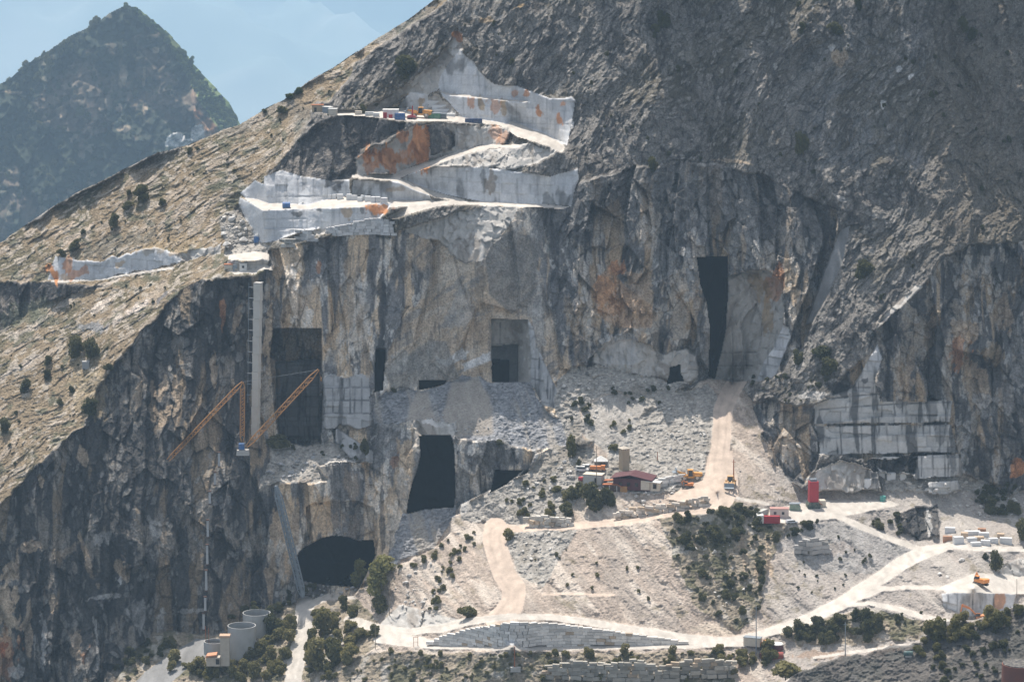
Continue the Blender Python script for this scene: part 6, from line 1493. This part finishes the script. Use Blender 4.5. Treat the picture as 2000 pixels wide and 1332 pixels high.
scatter([(560,1150),(620,1140),(660,1150),(600,1172),(540,1200)], 14, (10, 24), DARK, 'dark shrub at the foot of the steel chute', 'shrubs at the chute foot')
scatter([(400,1220),(500,1180),(560,1170),(540,1210),(420,1260)], 12, (12, 28), DARK, 'dark shrub at the shaded cliff foot behind the tanks', 'shrubs behind the tanks')
scatter([(1700,1020),(1760,1010),(1770,1050),(1720,1045)], 16, (9, 26), DARK, 'dark shrub on the bank right of the crusher yard', 'shrubs right of the crusher yard')
scatter([(1890,950),(2000,950),(2000,1010),(1900,1010)], 26, (10, 26), DARK, 'shrub among the blocks at the foot of the right cliff', 'shrubs at the right cliff foot')
scatter([(1460,740),(1560,730),(1640,740),(1560,790),(1480,790)], 20, (6, 16), DARK, 'small shrub on the stony shelf right of the haul road', 'small shrubs on the right shelf')
scatter([(1540,1035),(1760,1050),(1700,1130),(1540,1190)], 20, (5, 12), DARK, 'tiny shrub on the bare grey slope', 'tiny shrubs on the grey slope')
scatter([(640,862),(720,870),(700,900),(620,890),(560,880)], 10, (8, 18), DARK, 'green shrub on the rubble of the quarry platform', 'shrubs on the quarry platform')
scatter([(1000,1060),(1080,1140),(1300,1210),(1240,1100),(1040,1050)], 16, (5, 12), BUSH, 'tiny shrub on the big pale hill', 'tiny shrubs on the pale hill')
# wooded peak
scatter([(0,165),(30,148),(67,120),(100,100),(132,78),(190,47),(212,34),(160,90),(100,140),(30,180)], 46, (8, 20), DARK, 'dark tree on the left crest of the hazy peak', 'trees on the left crest of the peak', 'tree', (.8, 1.3), atp)
scatter([(245,20),(270,22),(300,54),(345,96),(385,146),(420,184),(450,216),(467,250),(440,262),(400,215),(365,150),(320,80)], 230, (7, 17), SUNNY, 'green tree on the wooded right flank of the hazy peak', 'trees on the right flank of the peak', 'tree', (.8, 1.2), atp)
scatter([(60,170),(200,60),(300,80),(380,190),(330,280),(240,330),(100,390),(0,420),(0,200)], 150, (7, 22), DARK, 'dark shrub on the shaded face of the hazy peak', 'shrubs on the shaded face of the peak', 'shrub', (.7, 1.0), atp)

NSHRUB = 292
QUEUE.sort(key=lambda q: -q[0])
n_named = sum(1 for o in coll.objects if o.get('category') == 'shrub')
for a, args in QUEUE[:NSHRUB - n_named]: bush_(*args)
class Mass:
    def __init__(s): s.v, s.f, s.m, s.n = [], [], [], 0
    def add(s, me, loc, sc, rot3, mi):
        k = len(me.vertices); v = np.empty(k * 3, np.float32); me.vertices.foreach_get('co', v); v = v.reshape(-1, 3) * np.array(sc)
        c, n = cos(rot3), sin(rot3); v = np.stack([v[:, 0] * c - v[:, 1] * n, v[:, 0] * n + v[:, 1] * c, v[:, 2]], -1) + np.array(loc)
        s.v.append(v); s.f += [tuple(i + s.n for i in p.vertices) for p in me.polygons]; s.m += [mi] * len(me.polygons); s.n += k
    def build(s, name, mats, label):
        me = bpy.data.meshes.new(name); me.from_pydata(np.concatenate(s.v).tolist(), [], s.f); me.update()
        for m in mats: me.materials.append(m)
        me.polygons.foreach_set('material_index', s.m)
        o = bpy.data.objects.new(name, me); coll.objects.link(o); o['kind'] = 'stuff'; o['label'] = label; return o
ms = Mass()
for a, (u, v, w, h, lib, lb, g, nm, ct, pf) in QUEUE[NSHRUB - n_named:]:
    p = (pf or at)(u, v); s_ = p[1] / F
    ms.add(SMALL[id(lib)][vr.randrange(3)], (p[0], p[1] - .2, p[2] - h * s_ * .08), (w * s_ / 2, w * s_ / 2, h * s_ / 1.75), vr.uniform(0, 6.28), 0 if lib is BUSH else (1 if lib is DARK else 2))
ms.build('low_scrub', [M_LEAF, M_DLEAF, M_FLEAF], 'countless little shrubs speckling the slopes and roadside banks')

# ---------------------------------------------------------------- boulders
def rock_mesh(seed, mat):
    r = np.random.RandomState(seed); import bmesh
    bm = bmesh.new()
    for p in r.normal(size=(14, 3)):
        p = p / np.linalg.norm(p) * r.uniform(.75, 1.1); bm.verts.new((p[0], p[1], p[2] * .75))
    bmesh.ops.convex_hull(bm, input=bm.verts); me = bpy.data.meshes.new('boulder')
    geom = [v for v in bm.verts if not v.link_faces]; bmesh.ops.delete(bm, geom=geom, context='VERTS')
    bm.to_mesh(me); bm.free(); me.materials.append(mat); return me
M_BLD = paint('boulder_white', (.60, .58, .55), .9, .5, 0, .9, (.40, .37, .33)); M_BLG = paint('boulder_grey', (.38, .385, .40), .9, .5, 0, .9, (.25, .25, .25))
RW_ = [rock_mesh(i, M_BLD) for i in range(6)]; RG_ = [rock_mesh(i + 9, M_BLG) for i in range(5)]
BQ = []
def boulder(u, v, s_px, lib, label, group=None):
    p = at(u, v); s_ = s_px * p[1] / F / 2; o = bpy.data.objects.new('boulder', lib[vr.randrange(len(lib))]); coll.objects.link(o)
    o.location = (p[0], p[1] - s_ * .2, p[2] + s_ * .25); o.scale = (s_, s_ * vr.uniform(.7, 1), s_ * vr.uniform(.6, .95)); o.rotation_euler = (vr.uniform(-.4, .4), vr.uniform(-.4, .4), vr.uniform(0, 6.28))
    tag(o, label, 'boulder', group)
boulder(1033, 812, 13, RW_, 'white boulder lying alone in the middle of the grey scree')
boulder(1027, 827, 8, RW_, 'smaller pale boulder below the white one on the grey scree')
boulder(1445, 920, 7, RW_, 'small pale boulder beside the dusty loader')
boulder(1395, 1077, 13, RW_, 'round white boulder on the stony strip')
boulder(1356, 1072, 13, RW_, 'white slab boulder at the left of the stony strip')
for u, v, s_, lb in ((1878, 1094, 14, 'tilted white slab right of the pair above the white bench'), (1835, 1122, 14, 'left of two white slabs lying above the white bench'), (1850, 1127, 14, 'right of two white slabs lying above the white bench')): boulder(u, v, s_, RW_, lb)
def rocks(poly, n, sr, lib, label, group):
    P = np.asarray(poly); k = 0
    while k < n:
        u = vr.uniform(P[:, 0].min(), P[:, 0].max()); v = vr.uniform(P[:, 1].min(), P[:, 1].max())
        if not inpoly(np.array([u]), np.array([v]), poly)[0]: continue
        k += 1
        if cls[int((v + 90) / ST), int((u + 120) / ST)] in (ROAD, TANROAD): continue
        BQ.append((sr[0] + (sr[1] - sr[0]) * vr.random() ** 2.5, u, v, lib, label, group))
rocks([(780,780),(960,755),(1040,755),(1100,840),(1030,870),(900,850)], 60, (2.5, 8), RG_, 'grey boulder in the big upper scree', 'boulders in the upper scree')
rocks([(1090,740),(1200,725),(1320,755),(1290,780),(1120,830)], 70, (4, 13), RW_, 'pale boulder in the heap under the craggy cliff', 'boulders under the craggy cliff')
rocks([(1240,840),(1310,775),(1395,760),(1380,860),(1350,900),(1260,900)], 80, (3.5, 11), RW_, 'white boulder on the rubble left of the haul road', 'boulders left of the haul road')
rocks([(960,1015),(1040,930),(1100,880),(1160,900),(1120,1000)], 60, (4, 12), RW_, 'pale boulder on the spur above the hairpin', 'boulders on the spur')
rocks([(990,1040),(1100,1040),(1060,1130),(1020,1120)], 34, (4, 12), RW_, 'pale boulder on the slope right of the tan road', 'boulders right of the tan road')
rocks([(760,1120),(850,1080),(870,1120),(830,1200),(760,1180)], 40, (4, 14), RW_, 'white boulder on the spur beside the tall trees', 'boulders beside the tall trees')
rocks([(1220,965),(1370,945),(1360,985),(1220,1000)], 60, (4, 12), RW_, 'tumbled white block above the low rough wall', 'tumbled blocks above the low wall')
rocks([(1320,1040),(1420,1040),(1480,1190),(1400,1190)], 44, (3, 10), RW_, 'pale boulder among the dark shrubs of the strip', 'boulders in the stony strip')
rocks([(1740,930),(1890,940),(2000,970),(2000,1010),(1900,1015),(1860,990)], 60, (5, 17), RW_, 'fallen block at the foot of the right quarry wall', 'fallen blocks at the right wall')
rocks([(430,420),(460,414),(500,470),(440,485)], 34, (6, 20), RW_, 'white boulder heaped left of the tall sawn corner', 'boulders left of the sawn corner')
rocks([(530,880),(700,890),(640,930),(520,935)], 44, (5, 16), RG_, 'grey slab on the quarry platform', 'slabs on the quarry platform')
rocks([(640,1130),(700,1120),(700,1160),(600,1165)], 24, (5, 14), RG_, 'grey boulder at the lower cave mouth', 'boulders at the lower cave mouth')
rocks([(1840,1040),(2000,1050),(2000,1064),(1840,1064)], 20, (3, 8), RW_, 'small pale stone in the right stockyard', 'stones in the stockyard')
rocks([(655,226),(800,236),(960,240),(1060,270),(1085,288),(1000,262),(900,242),(700,229)], 70, (1.6, 4.5), RW_, 'small white stone on the top terrace', 'stones on the top terrace')
rocks([(840,320),(1000,290),(1080,296),(1000,330),(900,326)], 90, (1.6, 5), RW_, 'pale stone on the slope between the switchbacks', 'stones between the switchbacks')
rocks([(500,398),(640,392),(840,394),(1100,404),(1090,410),(800,404),(560,408)], 90, (1.5, 4.5), RW_, 'small white stone on the middle bench', 'stones on the middle bench')
rocks([(790,190),(860,150),(880,175),(905,230),(845,220)], 50, (1.6, 5), RW_, 'pale stone on the apron of the top quarry', 'stones on the apron')
rocks([(436,470),(520,474),(525,512),(440,508)], 40, (2, 6), RW_, 'white stone on the sandy pad above the cliff', 'stones on the sandy pad')
rocks([(1560,960),(1700,965),(1740,980),(1600,985)], 40, (2, 6), RW_, 'pale stone along the back of the crusher yard', 'stones behind the crusher yard')
BQ.sort(key=lambda q: -q[0])
for s_, u, v, lib, lb, g in BQ[:285]: boulder(u, v, s_, lib, lb, g)
ms = Mass()
for s_px, u, v, lib, lb, g in BQ[285:]:
    p = at(u, v); s_ = s_px * p[1] / F / 2
    ms.add(lib[vr.randrange(len(lib))], (p[0], p[1] - s_ * .2, p[2] + s_ * .25), (s_, s_ * vr.uniform(.7, 1), s_ * vr.uniform(.6, .95)), vr.uniform(0, 6.28), 0 if lib is RW_ else 1)
ms.build('rubble', [M_BLD, M_BLG], 'loose pale stones strewn over the scree and spoil heaps')
# ---------------------------------------------------------------- the air between the camera and the far mountains
me = bpy.data.meshes.new('haze')
x0, x1, y0, y1, z0, z1 = -26000, 26000, -600, 46000, -4201, 1600
vv = [(x0,y0,z0),(x1,y0,z0),(x1,y1,z0),(x0,y1,z0),(x0,y0,z1),(x1,y0,z1),(x1,y1,z1),(x0,y1,z1)]
me.from_pydata(vv, [], [(0,3,2,1),(4,5,6,7),(0,1,5,4),(1,2,6,5),(2,3,7,6),(3,0,4,7)])
hz = bpy.data.objects.new('haze', me); coll.objects.link(hz)
hz['kind'] = 'stuff'; hz['label'] = 'pale blue summer haze filling the valley air'
hm = bpy.data.materials.new('haze'); hm.use_nodes = True
hn = hm.node_tree.nodes; hn.remove(hn['Principled BSDF'])
pv_ = hn.new('ShaderNodeVolumePrincipled')
pv_.inputs['Color'].default_value = (.54, .765, 1.0, 1)
pv_.inputs['Density'].default_value = 5e-5
pv_.inputs['Anisotropy'].default_value = 0.0
hm.node_tree.links.new(pv_.outputs[0], hn['Material Output'].inputs['Volume'])
me.materials.append(hm)
